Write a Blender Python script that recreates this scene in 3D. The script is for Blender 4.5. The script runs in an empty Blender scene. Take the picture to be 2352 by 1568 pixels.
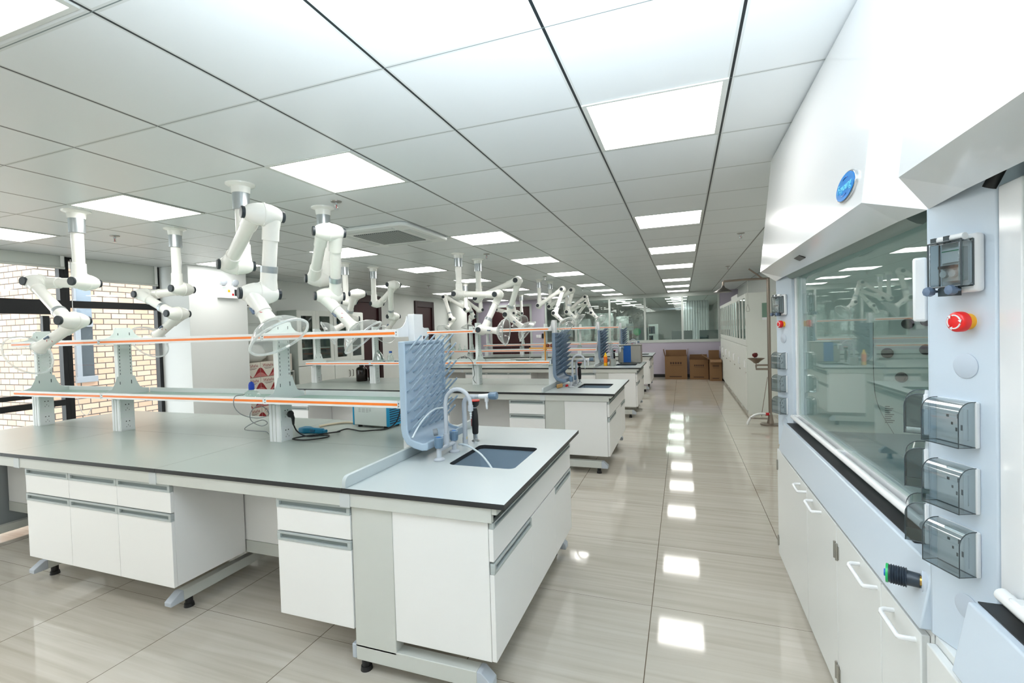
import bpy, bmesh, math, random
from mathutils import Vector as V, Matrix
random.seed(7)
SC = bpy.context.scene
COL = SC.collection
PI = math.pi

# ---------------------------------------------------------------- camera
cam_d = bpy.data.cameras.new('camera'); CAM = bpy.data.objects.new('camera', cam_d); COL.objects.link(CAM)
cam_d.sensor_width = 36.0; cam_d.sensor_fit = 'HORIZONTAL'; cam_d.lens = 1086.55 / 2352 * 36.0
cam_d.clip_start = 0.05; cam_d.clip_end = 200
right = V((0.9403, 0.3389, -0.0300)); fwd = V((-0.3396, 0.9403, -0.0230))
right.normalize(); fwd = (fwd - right * fwd.dot(right)).normalized(); up = right.cross(fwd)
CAM.matrix_world = Matrix(((right.x, up.x, -fwd.x, 0), (right.y, up.y, -fwd.y, 0), (right.z, up.z, -fwd.z, 1.535), (0, 0, 0, 1)))
SC.camera = CAM

# ---------------------------------------------------------------- exposure, sky, lights
SC.view_settings.view_transform = 'Standard'; SC.view_settings.look = 'None'
SC.view_settings.exposure = 0.34; SC.view_settings.gamma = 1.0; SC.view_settings.use_curve_mapping = False
cy = SC.cycles
cy.max_bounces = 7; cy.diffuse_bounces = 4; cy.glossy_bounces = 4; cy.transmission_bounces = 4; cy.transparent_max_bounces = 24
cy.caustics_reflective = False; cy.caustics_refractive = False; cy.sample_clamp_indirect = 6.0
cy.use_adaptive_sampling = True; cy.adaptive_threshold = 0.02; cy.use_denoising = True
SKY_STRENGTH = 3.6
PANEL_STRENGTH = 8.2
W = bpy.data.worlds.new('sky'); SC.world = W; W.use_nodes = True
bg = W.node_tree.nodes['Background']; bg.inputs[0].default_value = (0.93, 0.97, 1.0, 1); bg.inputs[1].default_value = SKY_STRENGTH
# the photographer's flash, bounced off the ceiling above the camera
fl = bpy.data.lights.new('bounce_flash', 'SPOT'); fl.energy = 560; fl.color = (0.80, 0.90, 1.0)
fl.spot_size = math.radians(112); fl.spot_blend = 1.0; fl.shadow_soft_size = 0.06
FL = bpy.data.objects.new('bounce_flash', fl); COL.objects.link(FL); FL.location = (0.02, -0.15, 1.72)
FL.rotation_euler = V((-0.16, 0.52, 0.84)).to_track_quat('-Z', 'Y').to_euler()

# ---------------------------------------------------------------- materials
def lin(c):
    c = c / 255.0
    return c / 12.92 if c <= 0.04045 else ((c + 0.055) / 1.055) ** 2.4
def rgb(t): return (lin(t[0]), lin(t[1]), lin(t[2]), 1.0)
MATS = {}
def mat(name, col, rough=0.4, metal=0.0, spec=0.5, coat=0.0, emit=None, estr=0.0, vary=0.0, scale=8.0, bump=0.0):
    if name in MATS: return MATS[name]
    m = bpy.data.materials.new(name); m.use_nodes = True; MATS[name] = m
    nt = m.node_tree; b = nt.nodes['Principled BSDF']
    b.inputs['Base Color'].default_value = rgb(col); b.inputs['Roughness'].default_value = rough
    b.inputs['Metallic'].default_value = metal; b.inputs['Specular IOR Level'].default_value = spec
    b.inputs['Coat Weight'].default_value = coat; b.inputs['Coat Roughness'].default_value = 0.08
    if emit is not None:
        b.inputs['Emission Color'].default_value = emit; b.inputs['Emission Strength'].default_value = estr
    if vary or bump:
        tc = nt.nodes.new('ShaderNodeTexCoord'); nz = nt.nodes.new('ShaderNodeTexNoise')
        nz.inputs['Scale'].default_value = scale; nz.inputs['Detail'].default_value = 5
        nt.links.new(tc.outputs['Object'], nz.inputs['Vector'])
        if vary:
            mx = nt.nodes.new('ShaderNodeMix'); mx.data_type = 'RGBA'
            c = rgb(col)
            mx.inputs[6].default_value = (c[0] * (1 - vary), c[1] * (1 - vary), c[2] * (1 - vary), 1)
            mx.inputs[7].default_value = (min(1, c[0] * (1 + vary)), min(1, c[1] * (1 + vary)), min(1, c[2] * (1 + vary)), 1)
            nt.links.new(nz.outputs['Fac'], mx.inputs[0]); nt.links.new(mx.outputs[2], b.inputs['Base Color'])
        if bump:
            bp = nt.nodes.new('ShaderNodeBump'); bp.inputs['Strength'].default_value = bump; bp.inputs['Distance'].default_value = 0.01
            nt.links.new(nz.outputs['Fac'], bp.inputs['Height']); nt.links.new(bp.outputs[0], b.inputs['Normal'])
    return m
def clear(name, tint, gloss=0.9, base=0.05, rough=0.02, power=4.0, haze=0.0):
    """thin clear sheet: straight-through light plus a mirror share that grows towards grazing"""
    if name in MATS: return MATS[name]
    m = bpy.data.materials.new(name); m.use_nodes = True; MATS[name] = m
    nt = m.node_tree; nt.nodes.clear()
    out = nt.nodes.new('ShaderNodeOutputMaterial'); mix = nt.nodes.new('ShaderNodeMixShader')
    tr = nt.nodes.new('ShaderNodeBsdfTransparent'); gl = nt.nodes.new('ShaderNodeBsdfGlossy')
    lw = nt.nodes.new('ShaderNodeLayerWeight'); lw.inputs['Blend'].default_value = 0.5
    pw = nt.nodes.new('ShaderNodeMath'); pw.operation = 'POWER'; pw.inputs[1].default_value = power
    ml = nt.nodes.new('ShaderNodeMath'); ml.operation = 'MULTIPLY_ADD'; ml.inputs[1].default_value = gloss; ml.inputs[2].default_value = base
    tr.inputs[0].default_value = (*tint, 1); gl.inputs[0].default_value = (1, 1, 1, 1); gl.inputs['Roughness'].default_value = rough
    nt.links.new(lw.outputs['Facing'], pw.inputs[0]); nt.links.new(pw.outputs[0], ml.inputs[0])
    nt.links.new(ml.outputs[0], mix.inputs[0]); nt.links.new(tr.outputs[0], mix.inputs[1]); nt.links.new(gl.outputs[0], mix.inputs[2])
    if haze:                                     # milky plastic: part of the light is scattered, more so towards the edge
        tl = nt.nodes.new('ShaderNodeBsdfTranslucent'); df = nt.nodes.new('ShaderNodeBsdfDiffuse'); m2 = nt.nodes.new('ShaderNodeMixShader'); m3 = nt.nodes.new('ShaderNodeMixShader')
        tl.inputs[0].default_value = df.inputs[0].default_value = (0.9, 0.93, 0.93, 1); m2.inputs[0].default_value = 0.5
        nt.links.new(df.outputs[0], m2.inputs[1]); nt.links.new(tl.outputs[0], m2.inputs[2])
        hz = nt.nodes.new('ShaderNodeMath'); hz.operation = 'MULTIPLY_ADD'; hz.inputs[1].default_value = haze * 1.6; hz.inputs[2].default_value = haze * 0.5; hz.use_clamp = True
        nt.links.new(lw.outputs['Facing'], hz.inputs[0]); nt.links.new(hz.outputs[0], m3.inputs[0])
        nt.links.new(mix.outputs[0], m3.inputs[1]); nt.links.new(m2.outputs[0], m3.inputs[2]); nt.links.new(m3.outputs[0], out.inputs[0])
    else: nt.links.new(mix.outputs[0], out.inputs[0])
    return m

WHITE = mat('white_laminate', (243, 244, 244), 0.32)
CREAM = mat('frame_grey', (205, 208, 203), 0.4)
ALU = mat('handle_grey', (178, 186, 186), 0.38)
RECESS = mat('handle_recess', (128, 138, 138), 0.5)
CAPG = mat('end_cap_grey', (186, 194, 204), 0.4)
BLACKR = mat('black_rubber', (22, 22, 24), 0.55)
BLACKP = mat('black_plastic', (24, 26, 30), 0.35)
EDGE = mat('worktop_core', (36, 38, 40), 0.45)
TOP = mat('worktop_grey', (172, 181, 176), 0.30, spec=0.5, vary=0.04, scale=2.5)
TOP2 = mat('sink_worktop_grey', (188, 197, 199), 0.32, spec=0.5, vary=0.03, scale=2.5)
SHELFW = mat('shelf_white', (243, 245, 247), 0.35)
POSTG = mat('post_steel', (238, 242, 242), 0.38)
ORANGE = mat('orange_strip', (255, 132, 40), 0.45)
GLASSG = mat('shelf_green', (160, 194, 180), 0.28)
SLOT = mat('slot_dark', (70, 76, 80), 0.6)
PLASTW = mat('socket_white', (240, 242, 244), 0.3)
ARMW = mat('arm_ivory', (247, 247, 242), 0.22, spec=0.55)
SILVER = mat('brushed_silver', (190, 196, 200), 0.28, metal=0.75)
KNOBD = mat('knob_dark', (38, 46, 52), 0.4)
KNOBB = mat('knob_slate', (92, 108, 130), 0.4)
RED = mat('mark_red', (196, 30, 40), 0.5)
RACK = mat('rack_blue', (166, 185, 202), 0.42)
TAPG = mat('tap_grey', (186, 192, 200), 0.35)
TAPB = mat('tap_slate', (104, 128, 150), 0.4)
TAPW = mat('tap_white', (238, 240, 242), 0.3)
SINKM = mat('sink_pp', (140, 158, 172), 0.4)
CHROME = mat('chrome', (205, 208, 212), 0.12, metal=1.0)
STEEL = mat('steel', (168, 166, 160), 0.3, metal=0.9)
ACRYL = clear('clear_acrylic', (0.985, 0.992, 0.99), gloss=0.5, base=0.035, rough=0.06, power=3.5, haze=0.10)
RIMC = clear('clear_rim', (0.92, 0.95, 0.95), gloss=0.4, base=0.12, rough=0.12, power=2.0, haze=0.4)
LABGLASS = clear('lab_glass', (0.90, 0.95, 0.94), gloss=0.8, base=0.06, rough=0.03, power=2.0)
PANE = clear('window_pane', (0.97, 0.985, 0.98), gloss=0.8, base=0.04)
SASH = clear('sash_glass', (0.86, 0.92, 0.90), gloss=0.50, base=0.035, rough=0.012, power=3.0)
PARTG = clear('partition_glass', (0.86, 0.94, 0.91), gloss=0.8, base=0.08, rough=0.02, power=3.0)
SMOKE = clear('smoked_cover', (0.52, 0.58, 0.60), gloss=0.75, base=0.07, rough=0.05, power=2.4)
CABGLASS = clear('cabinet_glass', (0.80, 0.86, 0.84), gloss=0.8, base=0.06)
BUBBLE = clear('clear_bag', (0.80, 0.84, 0.84), gloss=0.8, base=0.2, rough=0.15, power=1.5)

# ---------------------------------------------------------------- mesh helper
def basis(axis):
    w = V(axis).normalized(); t = V((0, 0, 1)) if abs(w.z) < 0.9 else V((1, 0, 0))
    u = t.cross(w).normalized(); return u, w.cross(u), w
class MB:
    def __init__(s): s.v = []; s.f = []; s.m = []
    def face(s, pts, mi=0):
        n = len(s.v); s.v += [tuple(p) for p in pts]; s.f.append(tuple(range(n, n + len(pts)))); s.m.append(mi); return s
    def idx(s, pts, faces, mi=0):
        n = len(s.v); s.v += [tuple(p) for p in pts]
        for f in faces: s.f.append(tuple(n + i for i in f)); s.m.append(mi)
        return s
    def box(s, x0, x1, y0, y1, z0, z1, mi=0):
        p = [(x0, y0, z0), (x1, y0, z0), (x1, y1, z0), (x0, y1, z0), (x0, y0, z1), (x1, y0, z1), (x1, y1, z1), (x0, y1, z1)]
        return s.idx(p, [(0, 3, 2, 1), (4, 5, 6, 7), (0, 1, 5, 4), (1, 2, 6, 5), (2, 3, 7, 6), (3, 0, 4, 7)], mi)
    def obox(s, c, ax, ay, az, hx, hy, hz, mi=0):
        c = V(c); ax = V(ax).normalized() * hx; ay = V(ay).normalized() * hy; az = V(az).normalized() * hz
        p = [c + ax * i + ay * j + az * k for k in (-1, 1) for (i, j) in ((-1, -1), (1, -1), (1, 1), (-1, 1))]
        return s.idx(p, [(0, 3, 2, 1), (4, 5, 6, 7), (0, 1, 5, 4), (1, 2, 6, 5), (2, 3, 7, 6), (3, 0, 4, 7)], mi)
    def prism(s, poly, plane, a0, a1, mi=0):
        def P(p, a):
            return (p[0], a, p[1]) if plane == 'xz' else (a, p[0], p[1]) if plane == 'yz' else (p[0], p[1], a)
        n = len(poly); pts = [P(p, a0) for p in poly] + [P(p, a1) for p in poly]
        return s.idx(pts, [tuple(range(n - 1, -1, -1)), tuple(range(n, 2 * n))] + [(i, (i + 1) % n, n + (i + 1) % n, n + i) for i in range(n)], mi)
    def lathe(s, prof, o=(0, 0, 0), axis=(0, 0, 1), n=24, mi=0, cap=True):
        u, v, w = basis(axis); o = V(o); pts = []; fs = []
        for t, r in prof:
            for k in range(n):
                a = 2 * PI * k / n; pts.append(o + w * t + (u * math.cos(a) + v * math.sin(a)) * max(r, 1e-5))
        for i in range(len(prof) - 1):
            for k in range(n):
                fs.append((i * n + k, i * n + (k + 1) % n, (i + 1) * n + (k + 1) % n, (i + 1) * n + k))
        if cap:
            if prof[0][1] > 1e-4: fs.append(tuple(range(n - 1, -1, -1)))
            if prof[-1][1] > 1e-4: fs.append(tuple((len(prof) - 1) * n + k for k in range(n)))
        return s.idx(pts, fs, mi)
    def cyl(s, p0, p1, r0, r1=None, n=20, mi=0):
        d = V(p1) - V(p0); return s.lathe([(0, r0), (d.length, r0 if r1 is None else r1)], p0, d, n, mi)
    def tube(s, path, r, n=10, mi=0, closed=False):
        path = [V(p) for p in path]; pts = []; fs = []; N = len(path); pu = None
        for i, p in enumerate(path):
            a = path[max(i - 1, 0)]; b = path[min(i + 1, N - 1)]
            if closed: a = path[i - 1]; b = path[(i + 1) % N]
            w = (b - a).normalized()
            if pu is None: u, v, _ = basis(w)
            else:
                u = (pu - w * pu.dot(w)); u = u.normalized() if u.length > 1e-6 else basis(w)[0]; v = w.cross(u)
            pu = u
            rr = r(i / (N - 1)) if callable(r) else r
            for k in range(n):
                t = 2 * PI * k / n; pts.append(p + (u * math.cos(t) + v * math.sin(t)) * rr)
        for i in range(N if closed else N - 1):
            j = (i + 1) % N
            for k in range(n): fs.append((i * n + k, i * n + (k + 1) % n, j * n + (k + 1) % n, j * n + k))
        if not closed: fs += [tuple(range(n - 1, -1, -1)), tuple((N - 1) * n + k for k in range(n))]
        return s.idx(pts, fs, mi)
    def build(s, name, mats, parent=None, bevel=0.0, smooth=35, loc=None, seg=2):
        if not isinstance(mats, (list, tuple)): mats = [mats]
        me = bpy.data.meshes.new(name); me.from_pydata(s.v, [], s.f); me.update()
        for m in mats: me.materials.append(m)
        me.polygons.foreach_set('material_index', s.m)
        bm = bmesh.new(); bm.from_mesh(me); bmesh.ops.recalc_face_normals(bm, faces=bm.faces[:]); bm.to_mesh(me); bm.free()
        if smooth:
            me.polygons.foreach_set('use_smooth', [True] * len(me.polygons)); me.set_sharp_from_angle(angle=math.radians(smooth))
        o = bpy.data.objects.new(name, me); COL.objects.link(o)
        if parent is not None: o.parent = parent
        if loc is not None: o.location = loc
        if bevel:
            b = o.modifiers.new('b', 'BEVEL'); b.width = bevel; b.segments = seg; b.limit_method = 'ANGLE'; b.angle_limit = math.radians(40)
            b.harden_normals = False
        return o
def tag(o, label=None, cat=None, group=None, kind=None):
    if label: o['label'] = label
    if cat: o['category'] = cat
    if group: o['group'] = group
    if kind: o['kind'] = kind
    return o
def thing(name, label, cat, loc=(0, 0, 0), group=None, rz=0.0):
    o = bpy.data.objects.new(name, None); COL.objects.link(o); o.location = loc; o.rotation_euler = (0, 0, rz)
    o.empty_display_size = 0.1
    return tag(o, label, cat, group)
def struct(name, mb, mats, parent=None, **k):
    o = mb.build(name, mats, parent, **k)
    if parent is None: o['kind'] = 'structure'
    return o
def copy_tree(o, parent=None):
    c = o.copy(); COL.objects.link(c)
    if parent is not None: c.parent = parent
    for ch in list(o.children): copy_tree(ch, c)
    return c
def words_mesh(body, size, o, r, u, name, m, parent, extrude=0.0005, align='CENTER', shear=0.0):
    """raised lettering whose baseline runs along r and whose height runs along u"""
    cu = bpy.data.curves.new(name, 'FONT'); cu.body = body; cu.size = size; cu.extrude = extrude; cu.align_x = align; cu.align_y = 'CENTER'
    cu.shear = shear; cu.resolution_u = 3
    t = bpy.data.objects.new(name, cu); me = bpy.data.meshes.new_from_object(t); bpy.data.objects.remove(t)
    r = V(r).normalized(); u = V(u).normalized(); n = r.cross(u)
    me.transform(Matrix(((r.x, u.x, n.x, o[0]), (r.y, u.y, n.y, o[1]), (r.z, u.z, n.z, o[2]), (0, 0, 0, 1))))
    me.materials.clear(); me.materials.append(m)
    ob = bpy.data.objects.new(name, me); COL.objects.link(ob); ob.parent = parent
    return ob
def curve_pts(ctrl, n=8):
    """Catmull-Rom through the control points"""
    c = [V(p) for p in ctrl]; c = [c[0] * 2 - c[1]] + c + [c[-1] * 2 - c[-2]]; out = []
    for i in range(1, len(c) - 2):
        for k in range(n):
            t = k / n; p0, p1, p2, p3 = c[i - 1:i + 3]
            out.append(0.5 * ((2 * p1) + (p2 - p0) * t + (2 * p0 - 5 * p1 + 4 * p2 - p3) * t * t + (3 * p1 - p0 - 3 * p2 + p3) * t ** 3))
    out.append(c[-2]); return out
# ================================================================ the room
CEIL = 2.525
XW, XR, YF, YB = -6.62, 1.50, 14.9, -3.2       # window wall, right wall, far partition, wall behind the camera
def node_mat(name):
    m = bpy.data.materials.new(name); m.use_nodes = True; nt = m.node_tree
    return m, nt, nt.nodes['Principled BSDF'], (lambda t: nt.nodes.new('ShaderNode' + t)), nt.links.new
def mth(nt, op, a, b=None, c=None):
    n = nt.nodes.new('ShaderNodeMath'); n.operation = op
    for i, x in enumerate((a, b, c)):
        if x is None: continue
        if isinstance(x, (int, float)): n.inputs[i].default_value = x
        else: nt.links.new(x, n.inputs[i])
    return n.outputs[0]
def grid_line(nt, co, off, pitch, half):
    """1 inside a line of the grid"""
    a = mth(nt, 'ADD', mth(nt, 'DIVIDE', mth(nt, 'SUBTRACT', co, off), pitch), 1000.5)
    d = mth(nt, 'MULTIPLY', mth(nt, 'ABSOLUTE', mth(nt, 'SUBTRACT', mth(nt, 'FRACT', a), 0.5)), pitch)
    return mth(nt, 'LESS_THAN', d, half)
def make_ceiling_mat():
    m, nt, b, N, L = node_mat('ceiling_tiles')
    tc = N('TexCoord'); sp = N('SeparateXYZ'); L(tc.outputs['Object'], sp.inputs[0])
    gx = grid_line(nt, sp.outputs[0], -3.485, 0.6148, 0.0052); bx = grid_line(nt, sp.outputs[0], -3.485, 0.6148, 0.014)
    gy = grid_line(nt, sp.outputs[1], 1.528, 0.592, 0.0018); by = grid_line(nt, sp.outputs[1], 1.528, 0.592, 0.010)
    nz = N('TexNoise'); nz.inputs['Scale'].default_value = 1.2; L(tc.outputs['Object'], nz.inputs['Vector'])
    base = N('Mix'); base.data_type = 'RGBA'; base.inputs[6].default_value = rgb((220, 225, 226)); base.inputs[7].default_value = rgb((226, 230, 231))
    L(nz.outputs['Fac'], base.inputs[0])
    bar = N('Mix'); bar.data_type = 'RGBA'; L(mth(nt, 'MAXIMUM', bx, by), bar.inputs[0]); L(base.outputs[2], bar.inputs[6]); bar.inputs[7].default_value = rgb((206, 210, 208))
    g1 = N('Mix'); g1.data_type = 'RGBA'; L(gx, g1.inputs[0]); L(bar.outputs[2], g1.inputs[6]); g1.inputs[7].default_value = rgb((26, 34, 38))
    g2 = N('Mix'); g2.data_type = 'RGBA'; L(gy, g2.inputs[0]); L(g1.outputs[2], g2.inputs[6]); g2.inputs[7].default_value = rgb((110, 122, 122))
    L(g2.outputs[2], b.inputs['Base Color']); b.inputs['Roughness'].default_value = 0.35; b.inputs['Specular IOR Level'].default_value = 0.35
    return m
def make_floor_mat():
    m, nt, b, N, L = node_mat('polished_floor_tiles')
    tc = N('TexCoord'); sp = N('SeparateXYZ'); L(tc.outputs['Object'], sp.inputs[0])
    ix = mth(nt, 'FLOOR', mth(nt, 'DIVIDE', mth(nt, 'SUBTRACT', sp.outputs[0], -0.19), 0.793))
    iy = mth(nt, 'FLOOR', mth(nt, 'DIVIDE', mth(nt, 'SUBTRACT', sp.outputs[1], 2.66), 0.765))
    cid = N('CombineXYZ'); L(ix, cid.inputs[0]); L(iy, cid.inputs[1])
    wn = N('TexWhiteNoise'); wn.noise_dimensions = '2D'; L(cid.outputs[0], wn.inputs['Vector'])
    off = N('VectorMath'); off.operation = 'SCALE'; L(wn.outputs['Color'], off.inputs[0]); off.inputs['Scale'].default_value = 7.0
    ad = N('VectorMath'); ad.operation = 'ADD'; L(tc.outputs['Object'], ad.inputs[0]); L(off.outputs[0], ad.inputs[1])
    def streak(sx, sy, det, dist):
        mp = N('Mapping'); mp.inputs['Scale'].default_value = (sx, sy, 1); mp.inputs['Rotation'].default_value = (0, 0, 0.03)
        L(ad.outputs[0], mp.inputs[0])
        z = N('TexNoise'); z.inputs['Scale'].default_value = 1.0; z.inputs['Detail'].default_value = det; z.inputs['Distortion'].default_value = dist
        L(mp.outputs[0], z.inputs['Vector']); return z.outputs['Fac']
    s1 = streak(1.1, 30, 5, 0.5); s2 = streak(0.7, 7, 3, 0.8)
    f = mth(nt, 'ADD', mth(nt, 'MULTIPLY', s1, 0.65), mth(nt, 'MULTIPLY', s2, 0.35))
    cr = N('ValToRGB'); e = cr.color_ramp.elements
    e[0].position = 0.34; e[0].color = rgb((184, 177, 164)); e[1].position = 0.64; e[1].color = rgb((203, 198, 188))
    k = cr.color_ramp.elements.new(0.47); k.color = rgb((194, 188, 176)); L(f, cr.inputs[0])
    jx = grid_line(nt, sp.outputs[0], -0.19, 0.793, 0.0022); jy = grid_line(nt, sp.outputs[1], 2.66, 0.765, 0.0012)
    g = N('Mix'); g.data_type = 'RGBA'; L(mth(nt, 'MAXIMUM', jx, jy), g.inputs[0]); L(cr.outputs[0], g.inputs[6]); g.inputs[7].default_value = rgb((104, 92, 78))
    L(g.outputs[2], b.inputs['Base Color']); b.inputs['Roughness'].default_value = 0.06; b.inputs['Specular IOR Level'].default_value = 0.75
    return m
def make_brick_mat():
    m, nt, b, N, L = node_mat('tan_brick')
    tc = N('TexCoord'); mp = N('Mapping'); mp.inputs['Rotation'].default_value = (0, PI / 2, 0)
    sp = N('SeparateXYZ'); L(tc.outputs['Object'], sp.inputs[0]); cb = N('CombineXYZ'); L(mth(nt, 'ADD', sp.outputs[0], sp.outputs[1]), cb.inputs[0]); L(sp.outputs[2], cb.inputs[1])
    br = N('TexBrick'); L(cb.outputs[0], br.inputs['Vector']); br.inputs['Scale'].default_value = 1.0
    br.inputs['Color1'].default_value = rgb((226, 192, 168)); br.inputs['Color2'].default_value = rgb((210, 170, 144)); br.inputs['Mortar'].default_value = rgb((92, 86, 82))
    br.inputs['Brick Width'].default_value = 0.27; br.inputs['Row Height'].default_value = 0.105; br.inputs['Mortar Size'].default_value = 0.009; br.inputs['Bias'].default_value = 0.0
    L(br.outputs['Color'], b.inputs['Base Color']); b.inputs['Roughness'].default_value = 0.85
    return m
WALLM = mat('wall_paint', (236, 240, 237), 0.6, vary=0.015, scale=3)
PURPLE = mat('lilac_paint', (190, 184, 200), 0.6)
BLACKF = mat('window_frame_black', (18, 20, 24), 0.4)
SILVM = mat('mullion_alu', (196, 204, 200), 0.4)
struct('floor', MB().box(-7.6, XR + 0.1, YB, 26, -0.1, 0.0), make_floor_mat(), smooth=0)
struct('ceiling', MB().box(-7.6, XR + 0.1, YB, 26, CEIL, CEIL + 0.1), make_ceiling_mat(), smooth=0)
struct('wall_right', MB().box(XR, XR + 0.1, YB, 26, 0, CEIL), WALLM, smooth=0)
struct('wall_back', MB().box(-7.6, XR, YB - 0.1, YB, 0, CEIL), WALLM, smooth=0)
# window wall: parapet-free glazing from Y=-3.2 to 4.36, then pier, then plain wall
struct('wall_window_side', MB().box(XW - 0.25, XW, YB, 4.40, 0, 0.08), WALLM, smooth=0)
struct('wall_left', MB().box(XW - 0.1, XW - 0.02, 4.40, 13.35, 0, CEIL), WALLM, smooth=0)
struct('wall_corner', MB().box(-7.6, XW - 0.02, 13.35, 13.45, 0, CEIL).box(-7.6, -7.5, 13.45, 26, 0, CEIL), PURPLE, smooth=0)
struct('trim_1', MB().box(XW - 0.02, -6.06, 4.40, 5.28, 0, CEIL), mat('pier_white', (232, 235, 234), 0.5), bevel=0.004)['label'] = 'white square pier beside the window'
# windows: black frames, panes
def window(name, y0, y1, tz0, tz1, lows, extra=None):
    fr = MB()
    x0, x1 = XW - 0.06, XW + 0.02
    fr.box(x0, x1, y0, y0 + 0.045, 0.08, CEIL).box(x0, x1, y1 - 0.045, y1, 0.08, CEIL)
    fr.box(x0, x1, y0 + 0.045, y1 - 0.045, tz0, tz1).box(x0, x1, y0 + 0.045, y1 - 0.045, CEIL - 0.04, CEIL).box(x0, x1, y0 + 0.045, y1 - 0.045, 0.08, 0.13)
    for a, b in lows: fr.box(x0, x1, y0 + 0.045, y1 - 0.045, a, b)
    if extra: fr.box(x1, x1 + 0.05, extra, extra + 0.06, lows[0][0], tz0 - 0.02)
    w = struct(name, fr, BLACKF, bevel=0.003)
    p = MB().box(XW - 0.03, XW - 0.022, y0 + 0.045, y1 - 0.045, 0.13, CEIL - 0.04).build('window_pane', PANE, w, smooth=0)
    return w
window('window_1', 3.355, 4.40, 1.95, 2.03, [])
window('window_2', 1.60, 3.355, 1.87, 2.03, [(0.84, 0.905), (0.955, 1.005)], 3.12)
window('window_3', -0.4, 1.60, 1.87, 2.03, [(0.84, 0.905)])
struct('wall_window_end', MB().box(XW - 0.1, XW, YB, -0.4, 0.08, CEIL), WALLM, smooth=0)
BLIND = bpy.data.materials.new('blind_fabric'); BLIND.use_nodes = True
_n = BLIND.node_tree; _m = _n.nodes.new('ShaderNodeMixShader'); _d = _n.nodes.new('ShaderNodeBsdfDiffuse'); _t = _n.nodes.new('ShaderNodeBsdfTranslucent')
_d.inputs[0].default_value = rgb((226, 229, 225)); _t.inputs[0].default_value = rgb((214, 219, 214)); _m.inputs[0].default_value = 0.35
_n.links.new(_d.outputs[0], _m.inputs[1]); _n.links.new(_t.outputs[0], _m.inputs[2]); _n.links.new(_m.outputs[0], _n.nodes['Material Output'].inputs[0])
def blind(label, y0, y1, z0):
    t = thing('roller_blind', label, 'blind', (XW + 0.09, (y0 + y1) / 2, CEIL), 'roller blinds at the windows'); h = (y1 - y0) / 2
    MB().box(-0.004, 0.0, -h, h, z0 - CEIL, -0.005).build('blind_fabric', BLIND, t)
    MB().box(-0.012, 0.008, -h, h, z0 - CEIL - 0.025, z0 - CEIL).build('bottom_bar', CREAM, t, bevel=0.004)
    MB().box(0.02, 0.03, h - 0.05, h - 0.02, z0 - CEIL, -0.005).build('side_strip', WHITE, t)
    return t
blind('short grey roller blind at top of the window by the black mullion', 1.70, 3.33, 2.40)
bl = blind('longer grey roller blind at top of the window beside white pier', 3.40, 4.33, 2.285)
c = thing('blind_cord', 'white bead cord hanging from blind along the black window mullion', 'cord', (XW + 0.06, 3.40, 2.5))
MB().tube(curve_pts([(0, 0, 0), (0, 0, -1.4), (0.01, 0.02, -1.72), (0.01, 0.08, -1.80), (0.01, 0.13, -1.72)], 10), 0.004, 6).build('cord', PLASTW, c)
# ---- outside: brick buildings, bright sky
BRICK = make_brick_mat()
STONE = mat('stone_frame', (150, 156, 164), 0.7)
bm_ = thing('brick_building', 'tan brick building outside with a dark window in pale stone frame', 'building', (-10.4, 6.0, 0))
MB().box(-1.5, 0, -1.13, 5, -3, 9).build('brick_wall', BRICK, bm_, smooth=0)
MB().box(0, 0.05, -0.61, -0.53, 0.9, 1.88).box(0, 0.07, -0.63, -0.30, 0.82, 0.93).box(0, 0.05, -0.61, -0.33, 1.84, 1.95).box(0, 0.05, -0.61, -0.575, 1.95, 3.6).build('stone_frame', STONE, bm_, bevel=0.006)
MB().box(0, 0.02, -0.53, -0.33, 0.93, 1.84).build('window_pane', mat('dark_pane', (70, 80, 88), 0.1), bm_)
MB().box(0, 0.02, -0.575, -0.33, 1.95, 3.6).build('upper_pane', mat('upper_pane', (132, 146, 160), 0.1), bm_)
b2 = thing('brick_building', 'red brown brick block further off behind the tan building', 'building', (-24, 9.0, 0))
MB().box(-3, 0, -3.2, 6, -3, 3.0).build('brick_wall', mat('far_brick', (190, 132, 104), 0.9, vary=0.18, scale=5), b2, smooth=0)
MB().prism([(-0.3, 3.0), (0.2, 3.0), (-1.5, 4.0), (-3, 4.0)], 'xz', -3.4, 6.2).build('roof', mat('far_roof', (150, 158, 164), 0.7), b2)
MB().box(0, 1.2, -3.2, 6, 0.7, 0.95).build('ledge', STONE, b2)
struct('ground_outside', MB().box(-40, -7.7, -20, 40, -0.6, -0.5), mat('paving_grey', (176, 180, 180), 0.8, vary=0.1, scale=3), smooth=0)
struct('wall_courtyard', MB().box(-18, -17.7, 0, 16, -0.5, 0.95), mat('courtyard_wall', (196, 202, 202), 0.8, vary=0.1, scale=2), smooth=0)
# ---- left wall doors
DOORM = mat('dark_red_wood', (58, 26, 28), 0.45, vary=0.08, scale=3)
DOORF = mat('dark_door_frame', (46, 20, 22), 0.4)
def door(name, y0, y1, z1, x=XW - 0.02):
    f = MB().box(x, x + 0.05, y0, y0 + 0.11, 0, z1).box(x, x + 0.05, y1 - 0.11, y1, 0, z1).box(x, x + 0.05, y0 + 0.11, y1 - 0.11, z1 - 0.16, z1)
    d = struct(name, f, DOORF, bevel=0.004)
    MB().box(x + 0.0, x + 0.012, y0 + 0.11, y1 - 0.11, 0.01, z1 - 0.16).build('door_leaf', DOORM, d)
    MB().cyl((x + 0.012, y1 - 0.19, 1.0), (x + 0.06, y1 - 0.19, 1.0), 0.012).box(x + 0.05, x + 0.065, y1 - 0.30, y1 - 0.18, 0.99, 1.01).build('door_handle', STEEL, d)
door('door_1', 8.36, 9.36, 2.42); door('door_2', 10.86, 11.84, 2.40)
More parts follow.
